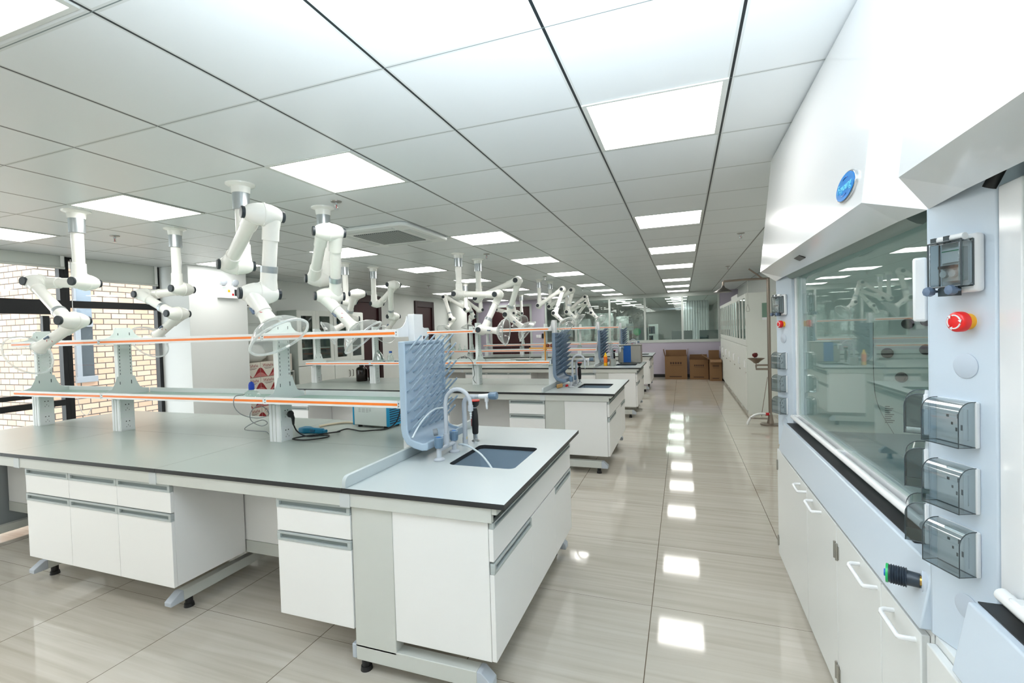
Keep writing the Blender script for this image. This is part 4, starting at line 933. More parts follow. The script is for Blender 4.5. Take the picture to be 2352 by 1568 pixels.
# vacuum pump
t = thing('vacuum_pump', 'white and bright blue box vacuum pump with slatted side on the first bench', 'pump', (-2.17, 2.98, B1), rz=math.radians(-4))
PB = mat('pump_blue', (30, 158, 208), 0.4); PD = mat('pump_dark_blue', (8, 52, 82), 0.5); PWH = mat('pump_white', (226, 234, 232), 0.35)
MB().box(-0.150, 0.150, -0.080, 0.110, 0.018, 0.235).build('casing', PWH, t, bevel=0.004)
sd = MB().box(0.150, 0.172, -0.083, 0.115, 0.016, 0.237).build('blue_side', PB, t, bevel=0.004); MB().box(-0.162, -0.150, -0.083, 0.115, 0.016, 0.237).build('blue_side', PB, t, bevel=0.004)
sl = MB()
for j in range(10): sl.prism([(-0.07, 0.034 + j * 0.0165), (0.03, 0.034 + j * 0.0165), (0.105, 0.042 + j * 0.0165), (0.105, 0.050 + j * 0.0165), (0.03, 0.042 + j * 0.0165), (-0.07, 0.042 + j * 0.0165)], 'yz', 0.1715, 0.1735)
sl.build('vent_slats', PD, sd)
MB().box(0.172, 0.178, -0.065, -0.03, 0.205, 0.23).build('rocker_switch', BLACKP, t, bevel=0.002)
for x in (-0.12, 0.12):
    for y in (-0.05, 0.08): MB().cyl((x, y, 0), (x, y, 0.02), 0.016, n=12).build('rubber_foot', BLACKR, t)
words_mesh('隔膜真空泵', 0.020, (-0.030, -0.0806, 0.160), (1, 0, 0), (0, 0, 1), 'front_lettering', mat('print_grey', (80, 86, 90), 0.5), t, 0.0003)
m = MB()
for j in range(4):
    for a, b in ((-0.105, -0.085), (-0.075, -0.045), (-0.035, -0.015), (-0.008, 0.012 if j < 3 else -0.004)): m.box(a, b, -0.0806, -0.080, 0.140 - j * 0.008, 0.1425 - j * 0.008, 1)
m.box(-0.108, -0.098, -0.0806, -0.080, 0.154, 0.168, 0).box(-0.094, -0.070, -0.0806, -0.080, 0.161, 0.166, 0)
m.build('print_block', [mat('print_red', (206, 70, 60), 0.5), mat('print_pale', (150, 156, 158), 0.5)], t)
# plug and cable
t = thing('power_cable', 'black power cable and plug running from white socket post to the blue pump', 'cable', (-2.30, 2.6, B1))
Lc = lambda pts: [V(p) - V(t.location) for p in pts]
zc = B1 + 0.0085
cab = [(-2.452, 2.452, 0.955), (-2.445, 2.48, 0.90), (-2.40, 2.52, 0.862), (-2.30, 2.60, zc), (-2.26, 2.53, zc), (-2.34, 2.44, zc), (-2.44, 2.43, zc + .004), (-2.42, 2.50, zc + .006), (-2.33, 2.60, zc + .008), (-2.27, 2.68, zc + .008), (-2.31, 2.70, zc), (-2.31, 2.80, zc), (-2.24, 2.79, zc), (-2.15, 2.76, zc), (-2.08, 2.80, zc), (-2.01, 2.87, zc), (-1.96, 2.91, 0.90), (-1.935, 2.93, 0.98), (-1.945, 2.94, 1.045), (-1.97, 2.945, 1.07)]
MB().tube(Lc(curve_pts(cab, 6)), 0.0048, 8).build('cord', BLACKR, t, smooth=60)
p = V((-2.463, 2.430, 1.028)) - V(t.location)
MB().lathe([(0, 0.012), (0.006, 0.022), (0.018, 0.023), (0.026, 0.017)], p, (1, 0, 0), 18).tube([p + V((0.018, 0, 0)), p + V((0.022, 0.012, -0.03)), p + V((0.012, 0.022, -0.072))], lambda q: 0.015 - 0.008 * q, 10).build('plug', BLACKR, t, smooth=50)
# beige hose
t = thing('rubber_hose', 'short beige rubber hose lying beside the blue pump', 'hose', (-2.45, 2.95, B1))
MB().tube([p_ - V(t.location) for p_ in curve_pts([(-2.585, 2.835, B1 + .009), (-2.55, 2.93, B1 + .009), (-2.48, 3.0, B1 + .009), (-2.39, 3.01, B1 + .012), (-2.355, 2.99, B1 + 0.03)], 8)], 0.008, 10).build('hose', mat('beige_rubber', (224, 206, 178), 0.5), t, smooth=60)
# blue pistol tool behind the post
t = thing('pipette_filler', 'teal blue pistol-shaped pipette filler lying behind the third shelf post', 'pipette filler', (-2.50, 2.66, B1))
TB = mat('teal_blue', (22, 128, 168), 0.4)
MB().prism([(-0.10, -0.02), (-0.04, -0.035), (0.0, -0.015), (0.11, -0.016), (0.115, 0.012), (0.02, 0.016), (-0.05, 0.055), (-0.10, 0.05)], 'xy', 0, 0.038).build('handle_body', TB, t, bevel=0.010, seg=3)
MB().box(0.01, 0.05, -0.025, -0.012, 0.012, 0.03).build('trigger', mat('teal_dark', (14, 92, 124), 0.4), t, bevel=0.003)
MB().tube([(0.11, 0, 0.019), (0.135, 0, 0.019)], 0.012, 12).build('nose_cone', TB, t)
# tilted glass tube
t = thing('glass_tube', 'clear glass tube leaning behind the third shelf post', 'glass tube', (-2.80, 2.60, B1))
MB().tube([(0, 0, 0.012), (0.06, 0.10, 0.235)], 0.018, 16).build('tube_body', clear('frost_glass', (0.84, 0.87, 0.87), gloss=0.8, base=0.24, rough=0.12, power=1.5), t)
MB().cyl((0.02, 0.02, 0.0225), (-0.006, -0.01, 0.0215), 0.019).build('tube_foot', STEEL, t)
# spirit bottle with blue rubber bulb on lower shelf, grey lead
t = thing('glass_dropper_bottle', 'squat clear bottle with blue rubber bulb on first bench lower shelf', 'bottle', (-2.76, 2.41, B1 + 0.2835))
MB().lathe([(0, 0.038), (0.004, 0.050), (0.018, 0.054), (0.036, 0.044), (0.048, 0.024), (0.056, 0.018)], (0, 0, 0), (0, 0, 1), 28).build('glass_body', LABGLASS, t, smooth=60)
MB().lathe([(0.054, 0.018), (0.066, 0.019), (0.088, 0.019), (0.104, 0.013), (0.110, 0.0)], (0, 0, 0), (0, 0, 1), 20).build('rubber_bulb', mat('bulb_blue', (10, 62, 178), 0.45), t, smooth=60)
t = thing('electrode_lead', 'thin grey lead hanging in loops from the lower shelf to bench', 'cable', (-2.6, 2.3, B1 + 0.3))
w_ = [(-2.72, 2.32, 1.166), (-2.71, 2.24, 1.164), (-2.712, 2.235, 1.10), (-2.675, 2.26, 1.045), (-2.60, 2.30, 1.020), (-2.525, 2.32, 1.036), (-2.512, 2.30, 1.078), (-2.56, 2.28, 1.105), (-2.626, 2.28, 1.061), (-2.637, 2.29, 1.004), (-2.566, 2.30, 0.970), (-2.522, 2.31, 0.988), (-2.566, 2.31, 1.006), (-2.66, 2.30, 0.975), (-2.697, 2.29, 0.944), (-2.61, 2.29, 0.938), (-2.55, 2.32, 0.93), (-2.57, 2.36, 0.905)]
MB().tube([V(q) - V(t.location) for q in curve_pts(w_, 7)], 0.0028, 6).build('lead', mat('lead_grey', (126, 130, 132), 0.5), t, smooth=60)
# hoses at the first sink
t = thing('drain_hose', 'clear plastic tube curving from the tap into the first sink', 'hose', (-1.15, 2.40, B1))
MB().tube([V(q) - V(t.location) for q in curve_pts([(-1.235, 2.46, 0.885), (-1.19, 2.44, 0.890), (-1.13, 2.41, 0.882), (-1.05, 2.36, 0.86), (-0.98, 2.31, 0.82), (-0.945, 2.285, 0.785)], 8)], 0.0055, 10).build('hose', mat('milky_tube', (214, 226, 232), 0.3), t, smooth=60)
t = thing('rack_tube', 'milky plastic tube looped over the lower pegs of the pale rack', 'hose', (-1.38, 2.4, 1.0))
MB().tube([V(q) - V(t.location) for q in curve_pts([(-1.385, 2.205, 0.972), (-1.37, 2.25, 1.03), (-1.355, 2.31, 1.075), (-1.345, 2.38, 1.098), (-1.345, 2.45, 1.095), (-1.35, 2.52, 1.085)], 8)], 0.0055, 10).build('hose', mat('milky_tube', (214, 226, 232), 0.3), t, smooth=60)
t = thing('hose_clip', 'small grey plastic ring standing in the pale rack tray', 'clip', (-1.33, 2.36, 0.952))
MB().lathe([(-0.012, 0.020), (0.012, 0.020), (0.012, 0.015), (-0.012, 0.015), (-0.012, 0.020)], (0, 0, 0.02), (1, 0.5, 0.2), 24, cap=False).build('ring', mat('clip_grey', (140, 146, 150), 0.4), t)
# cleaning bits at the second sink
t = thing('scrubbing_brush', 'tan bristle brush with red handle end beside the second sink', 'brush', (-1.335, 5.36, B1 + 0.006))
MB().obox((-0.02, -0.03, 0.022), (1, 0.4, 0.2), (-0.4, 1, 0), (0, 0, 1), 0.035, 0.022, 0.020).build('bristles', mat('bristle_tan', (176, 140, 88), 0.8, vary=0.25, scale=60), t, bevel=0.006)
MB().tube([(0.0, 0.0, 0.02), (0.035, 0.05, 0.02)], 0.006, 8).build('handle', CHROME, t)
MB().cyl((0.035, 0.05, 0.014), (0.050, 0.072, 0.016), 0.014, n=12).build('handle_end', RED, t)
# ================================================================ second bench
def jug(label, x, y):
    t = thing('chemical_jug', label, 'bottle', (x, y, 0.85), 'dark brown jugs')
    m = MB().lathe([(0, 0.075), (0.008, 0.082), (0.17, 0.082), (0.20, 0.070), (0.215, 0.035), (0.222, 0.030)], (0, 0, 0), (0, 0, 1), 24).build('jug_body', mat('brown_plastic', (34, 24, 20), 0.18), t, smooth=45)
    MB().lathe([(0.22, 0.034), (0.25, 0.034), (0.25, 0)], (0, 0, 0), (0, 0, 1), 18).build('cap', BLACKP, t); return t
jug('dark brown jug behind the second bench post, the more exposed one', -4.52, 5.87); jug('dark brown jug half hidden by second bench post', -4.36, 5.95)
def bottle(label, x, y, z, h, r, cap, body, group=None, nm='reagent_bottle'):
    t = thing(nm, label, 'bottle', (x, y, z), group)
    MB().lathe([(0, r * .93), (h * .03, r), (h * .60, r), (h * .76, r * .5), (h * .82, r * .42), (h * .86, r * .42)], (0, 0, 0), (0, 0, 1), 18).build('bottle_body', body, t, smooth=45)
    MB().lathe([(h * .84, r * .52), (h, r * .52), (h, 0)], (0, 0, 0), (0, 0, 1), 16).build('cap', cap, t); return t
CB = mat('cap_cobalt', (16, 80, 160), 0.4)
bottle('clear reagent bottle with blue cap on second bench lower shelf', -3.80, 5.57, 1.1335, 0.17, 0.042, CB, LABGLASS)
t = thing('plastic_bag', 'crumpled clear plastic bag leaning on second bench shelf bracket', 'bag', (-3.97, 5.60, 1.152))
bgm = MB().lathe([(0, 0.03), (0.03, 0.05), (0.08, 0.045), (0.13, 0.035), (0.17, 0.012)], (0, 0, 0.004), (-0.45, 0.1, 1), 14).build('bag', BUBBLE, t)
for i, v in enumerate(bgm.data.vertices): v.co += V((random.uniform(-.008, .008), random.uniform(-.008, .008), random.uniform(-.004, .004)))
for i, x in enumerate((-3.885, -3.70, -3.655)):
    t = thing('rubber_stopper', ['dark blue stopper lying left of the blue-capped bottle', 'dark blue stopper lying just right of the blue-capped bottle', 'dark blue stopper lying next to the pale drying rack'][i], 'stopper', (x, 5.53, 1.1335), 'blue stoppers on the shelf')
    MB().cyl((0, 0, 0), (0, 0, 0.035), 0.022, 0.017, n=16).build('stopper', mat('stopper_navy', (28, 44, 96), 0.5), t)
t = thing('spare_trunking', 'white upright box standing behind second bench shelf post', 'box', (-3.72, 5.86, 0.85))
MB().box(-0.06, 0.06, -0.03, 0.03, 0, 0.27).build('box', PLASTW, t, bevel=0.004)
# hot plate and wooden funnel stand on the second bench lower shelf
t = thing('hot_plate', 'round chrome hot plate on the second bench lower shelf', 'hot plate', (-1.90, 5.63, 1.1335))
MB().lathe([(0, 0.075), (0.03, 0.085), (0.036, 0.085), (0.036, 0)], (0, 0, 0), (0, 0, 1), 32).build('base_drum', CHROME, t, smooth=30)
MB().box(-0.13, 0.13, -0.09, 0.09, 0.036, 0.045).build('top_tray', STEEL, t, bevel=0.002)
MB().tube([(0.10, 0, 0.045), (0.10, 0, 0.13)], 0.004, 8).build('rod', STEEL, t)
t = thing('funnel_stand', 'light wooden funnel stand with cross bar on second bench shelf', 'stand', (-1.573, 5.53, 1.1335))
WD = mat('pale_wood', (222, 160, 78), 0.5, vary=0.12, scale=20)
MB().box(-0.14, 0.055, -0.045, 0.045, 0, 0.016).build('foot', WD, t, bevel=0.003)
MB().cyl((0, 0, 0.016), (0, 0, 0.38), 0.0095).build('upright', WD, t)
MB().box(-0.20, 0.10, -0.014, 0.014, 0.168, 0.186).cyl((0, 0, 0.155), (0, 0, 0.225), 0.022, n=12).build('cross_bar', WD, t, bevel=0.003)
for i, x in enumerate((0.034, 0.084)):
    q = thing('brown_stopper', ['brown round stopper on the wooden stand near its upright', 'brown round stopper on the wooden stand by the rack'][i], 'stopper', (-1.573 + x, 5.53, 1.3215), 'brown stoppers')
    MB().lathe([(0, 0.006), (0.004, 0.018), (0.018, 0.023), (0.034, 0.019), (0.042, 0.008), (0.043, 0)], (0, 0, 0), (0, 0, 1), 18).build('stopper', mat('cork_brown', (130, 66, 34), 0.6), q, smooth=60)
t = thing('thin_cable', 'thin dark cable tangled around the second bench shelf post', 'cable', (-2.55, 5.45, 1.1))
MB().tube([V(q) - V(t.location) for q in curve_pts([(-2.72, 5.45, 1.19), (-2.66, 5.46, 1.22), (-2.58, 5.44, 1.20), (-2.60, 5.43, 1.23), (-2.66, 5.44, 1.205), (-2.56, 5.43, 1.21), (-2.50, 5.42, 1.16), (-2.49, 5.44, 1.08), (-2.50, 5.48, 0.99), (-2.53, 5.5, 0.93), (-2.50, 5.52, 0.875)], 7)], 0.0035, 6).build('cord', mat('cable_dark', (60, 70, 72), 0.5), t, smooth=60)
# ================================================================ third bench
def beaker(label, x, y, z, h=0.10, r=0.038, m=LABGLASS, group=None):
    t = thing('beaker', label, 'beaker', (x, y, z), group)
    MB().lathe([(0, 0), (0.0005, r * .92), (0.004, r), (h, r), (h + .002, r * 1.08), (h, r * .95), (0.006, r * .95), (0.006, 0)], (0, 0, 0), (0, 0, 1), 22).build('beaker_body', m, t, smooth=40); return t
def flask(label, x, y, z, h=0.13, r=0.045, group=None):
    t = thing('conical_flask', label, 'flask', (x, y, z), group)
    MB().lathe([(0, r * .9), (0.004, r), (0.012, r), (h * .68, r * .34), (h * .97, r * .32), (h, r * .42)], (0, 0, 0), (0, 0, 1), 22, cap=False).build('flask_body', LABGLASS, t, smooth=40); return t
G3 = 'glassware on the third bench shelf'
beaker('small glass beaker on third bench lower shelf, first of four', -4.46, 8.78, 1.1435, group=G3); flask('tall conical flask on third bench lower shelf', -4.33, 8.80, 1.1435, 0.15, group=G3)
flask('short conical flask on third bench lower shelf, right of tall one', -4.20, 8.78, 1.1435, 0.11, 0.04, group=G3); beaker('wide glass beaker near the third bench shelf post', -3.93, 8.80, 1.1435, 0.08, 0.05, group=G3)
t = thing('ultrasonic_cleaner', 'steel ultrasonic cleaner with bright blue panel at the third sink', 'cleaner', (-0.98, 9.26, 0.86))
MB().box(-0.18, 0.24, -0.13, 0.16, 0.0, 0.33).build('steel_case', STEEL, t, bevel=0.012)
MB().box(-0.085, 0.055, -0.1335, -0.13, 0.01, 0.325).build('control_panel', mat('panel_blue', (0, 86, 168), 0.4), t, bevel=0.001)
MB().box(-0.19, 0.25, -0.14, 0.17, 0.33, 0.34).build('lid', STEEL, t, bevel=0.003)
for x in (-0.14, 0.2):
    for y in (-0.09, 0.12): MB().cyl((x, y, -0.0095), (x, y, 0.002), 0.015, n=12).build('rubber_foot', BLACKR, t)
t = thing('detergent_bottle', 'orange and yellow detergent bottle at the third sink', 'bottle', (-1.315, 8.57, 0.8512))
MB().lathe([(0, 0.028), (0.006, 0.032), (0.04, 0.032), (0.16, 0.032), (0.185, 0.028), (0.20, 0.017)], (0, 0, 0), (0, 0, 1), 20).build('bottle_body', mat('detergent_yellow', (246, 184, 20), 0.35), t, smooth=50)
MB().lathe([(0.055, 0.0325), (0.165, 0.0325)], (0, 0, 0), (0, 0, 1), 20, cap=False).build('orange_label', mat('label_orange', (240, 116, 20), 0.45), t)
MB().lathe([(0.198, 0.017), (0.225, 0.014), (0.235, 0.011), (0.235, 0)], (0, 0, 0), (0, 0, 1), 16).build('cap', mat('cap_yellow', (252, 212, 30), 0.4), t)
beaker('frosted plastic beaker between detergent bottle and steel cleaner', -1.19, 8.58, 0.8512, 0.125, 0.058, clear('frosted', (0.78, 0.82, 0.80), gloss=0.5, base=0.3, rough=0.3, power=1.5))
for i, (y, z) in enumerate(((8.72, 1.14), (8.80, 1.19), (8.90, 1.10), (8.97, 1.20))):
    q = flask(f'glass flask hung upside down on third rack, {ORD[i]} from top', 0, 0, 0, 0.12, 0.042, 'flasks drying on the third rack')
    q.location = (-1.295, y, z + 0.06); q.rotation_euler = (0, math.radians(140), 0)
# ================================================================ left wall: glass cabinets, cartons, wall unit
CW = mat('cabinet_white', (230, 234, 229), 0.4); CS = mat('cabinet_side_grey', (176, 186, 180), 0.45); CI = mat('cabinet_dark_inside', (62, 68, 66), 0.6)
XF = -6.18
def glass_cabinet(label, y0, y1, first):
    t = thing('glass_door_cabinet', label, 'cabinet', (-6.40, (y0 + y1) / 2, 0), 'glass fronted cabinets on the left wall'); h = (y1 - y0) / 2 - 0.002
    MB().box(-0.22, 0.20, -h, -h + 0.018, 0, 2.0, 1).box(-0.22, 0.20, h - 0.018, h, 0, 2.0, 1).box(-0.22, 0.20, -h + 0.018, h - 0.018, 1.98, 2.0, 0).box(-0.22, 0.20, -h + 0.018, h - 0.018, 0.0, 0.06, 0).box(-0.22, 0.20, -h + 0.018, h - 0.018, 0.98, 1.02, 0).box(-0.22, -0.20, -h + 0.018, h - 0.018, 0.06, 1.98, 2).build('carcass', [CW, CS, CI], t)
    for z in (1.32, 1.62): MB().box(-0.20, 0.185, -h + 0.018, h - 0.018, z, z + 0.018).build('shelf', CW, t)
    for a, b in ((-h, -0.001), (0.001, h)):
        f = MB().box(0.20, 0.22, a, a + 0.085, 1.03, 1.99).box(0.20, 0.22, b - 0.085, b, 1.03, 1.99).box(0.20, 0.22, a + 0.085, b - 0.085, 1.03, 1.13).box(0.20, 0.22, a + 0.085, b - 0.085, 1.90, 1.99).build('glass_door', CW, t, bevel=0.003)
        MB().box(0.208, 0.211, a + 0.085, b - 0.085, 1.13, 1.90).build('door_glass', CABGLASS, f, smooth=0)
        MB().box(0.22, 0.226, a + 0.02, a + 0.045, 1.52, 1.66).build('finger_pull', CREAM, f, bevel=0.002)
        d = MB().box(0.20, 0.22, a, b, 0.06, 1.02).build('lower_door', CW, t, bevel=0.003)
        yy = b - 0.05 if a < -0.1 else a + 0.05
        MB().tube([(0.22, yy, 0.86), (0.245, yy, 0.85), (0.245, yy, 0.74), (0.22, yy, 0.73)], 0.006, 8).build('bar_handle', mat('handle_brown', (74, 66, 60), 0.4), d)
    return t
glass_cabinet('white glass-doored cabinet on left wall, beside the cartons', 6.36, 7.24, True)
glass_cabinet('white cabinet with glass upper doors on the left wall, beside dark door', 7.25, 8.13, False)
GB = mat('jar_amber', (90, 54, 24), 0.2); JW = mat('jar_white', (226, 226, 214), 0.4); JY = mat('jar_cream', (206, 184, 130), 0.4)
CAPW = mat('cap_white', (236, 238, 238), 0.4)
jars = [(6.52, 1.64, .13, .032, CB, JW), (6.66, 1.64, .09, .032, GB, JY), (6.74, 1.64, .12, .03, CAPW, JW), (6.98, 1.64, .17, .04, CB, JY), (7.10, 1.64, .10, .035, BLACKP, GB), (7.40, 1.64, .13, .032, CAPW, JY), (7.52, 1.64, .16, .036, CB, JW), (7.90, 1.64, .13, .032, CAPW, JW),
        (6.50, 1.34, .12, .034, BLACKP, GB), (6.62, 1.34, .10, .032, BLACKP, GB), (6.95, 1.34, .11, .036, CAPW, GB), (7.45, 1.34, .13, .034, CB, GB), (7.85, 1.34, .12, .034, CB, JW), (7.42, 1.021, .15, .05, CB, JW), (7.56, 1.021, .12, .04, BLACKP, GB), (7.86, 1.021, .14, .05, CB, JW), (6.52, 1.021, .09, .05, BLACKP, GB), (6.98, 1.021, .10, .045, BLACKP, JY)]
cn = {id(CB): 'blue', id(GB): 'brown', id(CAPW): 'white', id(BLACKP): 'black'}; bn_ = {id(JW): 'white', id(JY): 'cream', id(GB): 'amber'}
for i, (y, z, h, r, c_, b_) in enumerate(jars):
    dr = ORD[0 if y < 6.8 else 1 if y < 7.245 else 2 if y < 7.69 else 3]
    bottle(f'{"short" if h < .115 else "tall"} {bn_[id(b_)]} jar with {cn[id(c_)]} cap, {"top" if z > 1.6 else "middle" if z > 1.2 else "bottom"} shelf, {dr} glass door of left wall' , -6.33, y, z + 0.001 if z > 1.1 else z, h, r, c_, b_, 'jars in the glass cabinets', 'reagent_jar')
CARD = mat('carton_cream', (226, 220, 208), 0.7); CRED = mat('carton_red', (150, 34, 40), 0.6); CRED2 = mat('carton_rose', (196, 120, 116), 0.6)
def water_carton(label, y0, y1, z0, z1, two=True):
    t = thing('water_carton', label, 'carton', (-6.40, (y0 + y1) / 2, z0), 'stacked water cartons'); h = (y1 - y0) / 2 - 0.003; H = z1 - z0 - 0.004
    MB().box(-0.2, 0.2, -h, h, 0, H).build('carton_box', CARD, t, bevel=0.004)
    n = 24; arc = []
    def hill(hh, x, mi, m):
        top = [(-h + 2 * h * q / n, 0.002 + hh * H * (0.5 - 0.5 * math.cos(2 * PI * ((q / n + 0.5) % 1.0))) ** 0.85) for q in range(n + 1)]
        m.prism([(-h, 0.001)] + top + [(h, 0.001)], 'yz', 0.2, x, mi)
    m = MB(); hill(0.62, 0.2008, 0, m); hill(0.30, 0.2016, 1, m); m.build('wave_print', [CRED, CRED2], t)
    words_mesh('Wahaha', 0.062, (0.2006, 0.0, H * 0.78), (0, 1, 0), (0, 0, 1), 'red_lettering', CRED, t, 0.0003, shear=0.15)
    MB().box(0.2, 0.2006, -h * 0.55, h * 0.55, H * 0.60, H * 0.625).box(0.2, 0.2006, -h * 0.4, h * 0.4, H * 0.53, H * 0.555).box(0.2, 0.2005, -h * 0.8, h * 0.8, H * 0.685, H * 0.692).build('small_print', mat('print_brown', (92, 60, 58), 0.6), t)
    return t
zt = 1.165; names = ['top', 'upper middle', 'lower middle', 'bottom']
for r_ in range(5):
    z1 = zt - r_ * 0.233; z0 = max(z1 - 0.233, 0.0)
    for c_ in range(2):
        water_carton(f'cream and red water carton, {["top", "second", "third", "fourth", "bottom"][r_]} of the stack {"touching the white pier" if c_ == 0 else "away from the white pier"}', 5.30 + c_ * 0.29, 5.59 + c_ * 0.29, z0, z1)
TC = mat('tissue_carton', (224, 216, 206), 0.7)
for i, (z0, z1) in enumerate(((0.98, 1.26), (0.62, 0.90), (0.30, 0.58))):
    t = thing('cream_carton', f'plain cream carton with small red print beside cabinet, {["top", "middle", "bottom"][i]} one', 'carton', (-6.42, 6.09, z0), 'cream cartons by the cabinet')
    MB().box(-0.16, 0.185, -0.185, 0.175, 0, z1 - z0).build('carton_box', TC, t, bevel=0.006)
    MB().box(0.185, 0.1856, -0.10, 0.10, 0.17, 0.20).build('upper_print', mat('print_rust', (160, 84, 70), 0.6), t); MB().box(0.185, 0.1856, -0.09, 0.02, 0.04, 0.08).build('lower_print', mat('print_rust', (160, 84, 70), 0.6), t)
t = thing('trolley_shelf', 'low grey rack carrying the plain cream cartons', 'shelf', (-6.42, 6.09, 0))
MB().box(-0.19, 0.21, -0.2, 0.19, 0.955, 0.975).box(-0.19, 0.21, -0.2, 0.19, 0.595, 0.615).box(-0.19, 0.21, -0.2, 0.19, 0.275, 0.295).build('boards', CREAM, t)
for x in (-0.18, 0.2):
    for y in (-0.200, 0.187): MB().box(x - 0.008, x + 0.008, y - 0.004, y + 0.004, 0, 0.975).build('leg', CREAM, t)
t = thing('wrapped_bundle', 'milky plastic sack of supplies on top of the red cartons', 'sack', (-6.40, 5.60, 1.166))
bb = MB().lathe([(0, 0.16), (0.06, 0.24), (0.16, 0.25), (0.24, 0.18), (0.28, 0.06), (0.285, 0)], (0, 0, 0), (0, 0, 1), 20).build('sack', mat('milky_plastic', (206, 208, 204), 0.25), t, smooth=70)
for v in bb.data.vertices: v.co.x *= 0.75; v.co += V((random.uniform(-.012, .012), random.uniform(-.012, .012), 0 if v.co.z < .01 else random.uniform(-.01, .01)))
# white wall unit: hinged trays with sockets, folding shelf
t = thing('wall_cabinet', 'white wall cabinet unit with small drawers and tray top behind the pier', 'cabinet', (-6.50, 5.86, 1.47), None)
MB().box(-0.14, 0.10, -0.48, 0.20, 0, 0.66).build('body', mat('unit_grey', (206, 212, 208), 0.45), t, bevel=0.006)
for y0, y1, z0, z1 in ((-0.46, -0.02, 0.30, 0.52), (-0.46, -0.02, 0.03, 0.26), (0.0, 0.18, 0.30, 0.52), (0.0, 0.18, 0.03, 0.26)): MB().box(0.10, 0.112, y0, y1, z0, z1).build('drawer_front', mat('unit_front', (214, 220, 216), 0.4), t, bevel=0.004)
for y in (-0.30, 0.06, -0.42):
    q = MB().box(0.10, 0.125, y - 0.06, y + 0.05, 0.55, 0.64).build('meter_box', PLASTW, t, bevel=0.004); MB().box(0.125, 0.1265, y - 0.03, y + 0.03, 0.575, 0.59).build('meter_slot', BLACKP, q)
MB().box(-0.14, 0.34, -0.48, 0.26, 0.70, 0.71).build('tray_top', mat('unit_grey', (206, 212, 208), 0.45), t)
MB().prism([(0.10, 0.66), (0.30, 0.70), (-0.14, 0.70), (-0.14, 0.66)], 'xz', 0.18, 0.20).build('tray_bracket', CREAM, t)
# emergency light on the pier
t = thing('emergency_light', 'white twin-head emergency light box on the white pier', 'emergency light', (-6.06, 4.95, 2.20), None)
MB().box(0, 0.05, -0.15, 0.15, -0.09, 0.09).build('case', PLASTW, t, bevel=0.006)
for y in (-0.09, 0.09):
    lp = MB().lathe([(0, 0.02), (0.03, 0.045), (0.05, 0.048), (0.055, 0.03), (0.055, 0)], (0.03, y, 0.145), (1, 0, -0.3), 20).build('lamp_head', CAPG, t, smooth=40); MB().cyl((0.03, y, 0.085), (0.03, y, 0.14), 0.012, n=10).build('lamp_neck', PLASTW, lp)
MB().box(0.05, 0.0512, 0.085, 0.125, -0.05, 0.04, 0).box(0.05, 0.0512, 0.045, 0.075, -0.05, -0.02, 1).box(0.05, 0.0512, -0.02, 0.015, -0.005, 0.03, 2).box(0.05, 0.0512, -0.08, -0.03, -0.005, 0.03, 3).box(0.05, 0.0512, -0.10, -0.04, 0.05, 0.056, 4).build('front_marks', [BLACKP, RED, ESY, mat('mark_mint', (196, 214, 210), 0.5), mat('mark_green', (70, 170, 120), 0.5)], t)
# ================================================================ right side: tall glass cabinets, emergency shower
TCW = mat('tall_cabinet_white', (228, 232, 226), 0.42)
def tall_cabinet(i, y0, y1):
    t = thing('tall_glass_cabinet', f'tall white cabinet with narrow glass doors along right wall, {ORD[i]} from the shower', 'cabinet', (1.25, (y0 + y1) / 2, 0), 'tall cabinets along the right wall'); h = (y1 - y0) / 2 - 0.002
    MB().box(-0.23, 0.25, -h, -h + 0.02, 0, 2.05).box(-0.23, 0.25, h - 0.02, h, 0, 2.05).box(-0.23, 0.25, -h + 0.02, h - 0.02, 2.0, 2.05).box(-0.23, 0.25, -h + 0.02, h - 0.02, 1.14, 1.18).box(-0.21, 0.25, -h + 0.02, h - 0.02, 0, 0.06).box(0.23, 0.25, -h + 0.02, h - 0.02, 0.06, 2.0).build('carcass', TCW, t)
    for z in (1.45, 1.72): MB().box(-0.2, 0.23, -h + 0.02, h - 0.02, z, z + 0.015).build('shelf', TCW, t)
    for a, b in ((-h, -0.001), (0.001, h)):
        f = MB().box(-0.25, -0.23, a, a + 0.05, 1.16, 2.04).box(-0.25, -0.23, b - 0.05, b, 1.16, 2.04).box(-0.25, -0.23, a + 0.05, b - 0.05, 1.16, 1.26).box(-0.25, -0.23, a + 0.05, b - 0.05, 1.97, 2.04).build('glass_door', TCW, t, bevel=0.003)
        MB().box(-0.242, -0.239, a + 0.05, b - 0.05, 1.26, 1.97).build('door_glass', CABGLASS, f, smooth=0)
        MB().box(-0.256, -0.25, a + 0.015, a + 0.035, 1.5, 1.62).build('finger_pull', STEEL, f)
        d = MB().box(-0.25, -0.23, a, b, 0.07, 1.15).build('lower_door', TCW, t, bevel=0.003)
        yy = a + 0.05 if a < -.1 else b - 0.05
        MB().tube([(-0.25, yy, 0.92), (-0.275, yy, 0.91), (-0.275, yy, 0.79), (-0.25, yy, 0.78)], 0.006, 8).build('bar_handle', HW, d); MB().cyl((-0.25, yy, 0.70), (-0.258, yy, 0.70), 0.012, n=12).build('lock', STEEL, d)
    return t
for i in range(6): tall_cabinet(i, 8.84 + i * 0.95, 8.84 + (i + 1) * 0.95)
t = thing('storage_box', 'long white box lying on top of the tall cabinets', 'box', (1.2, 11.2, 2.05)); MB().box(-0.15, 0.15, -0.6, 0.6, 0, 0.09).build('box', mat('box_white', (232, 234, 230), 0.6), t, bevel=0.004)
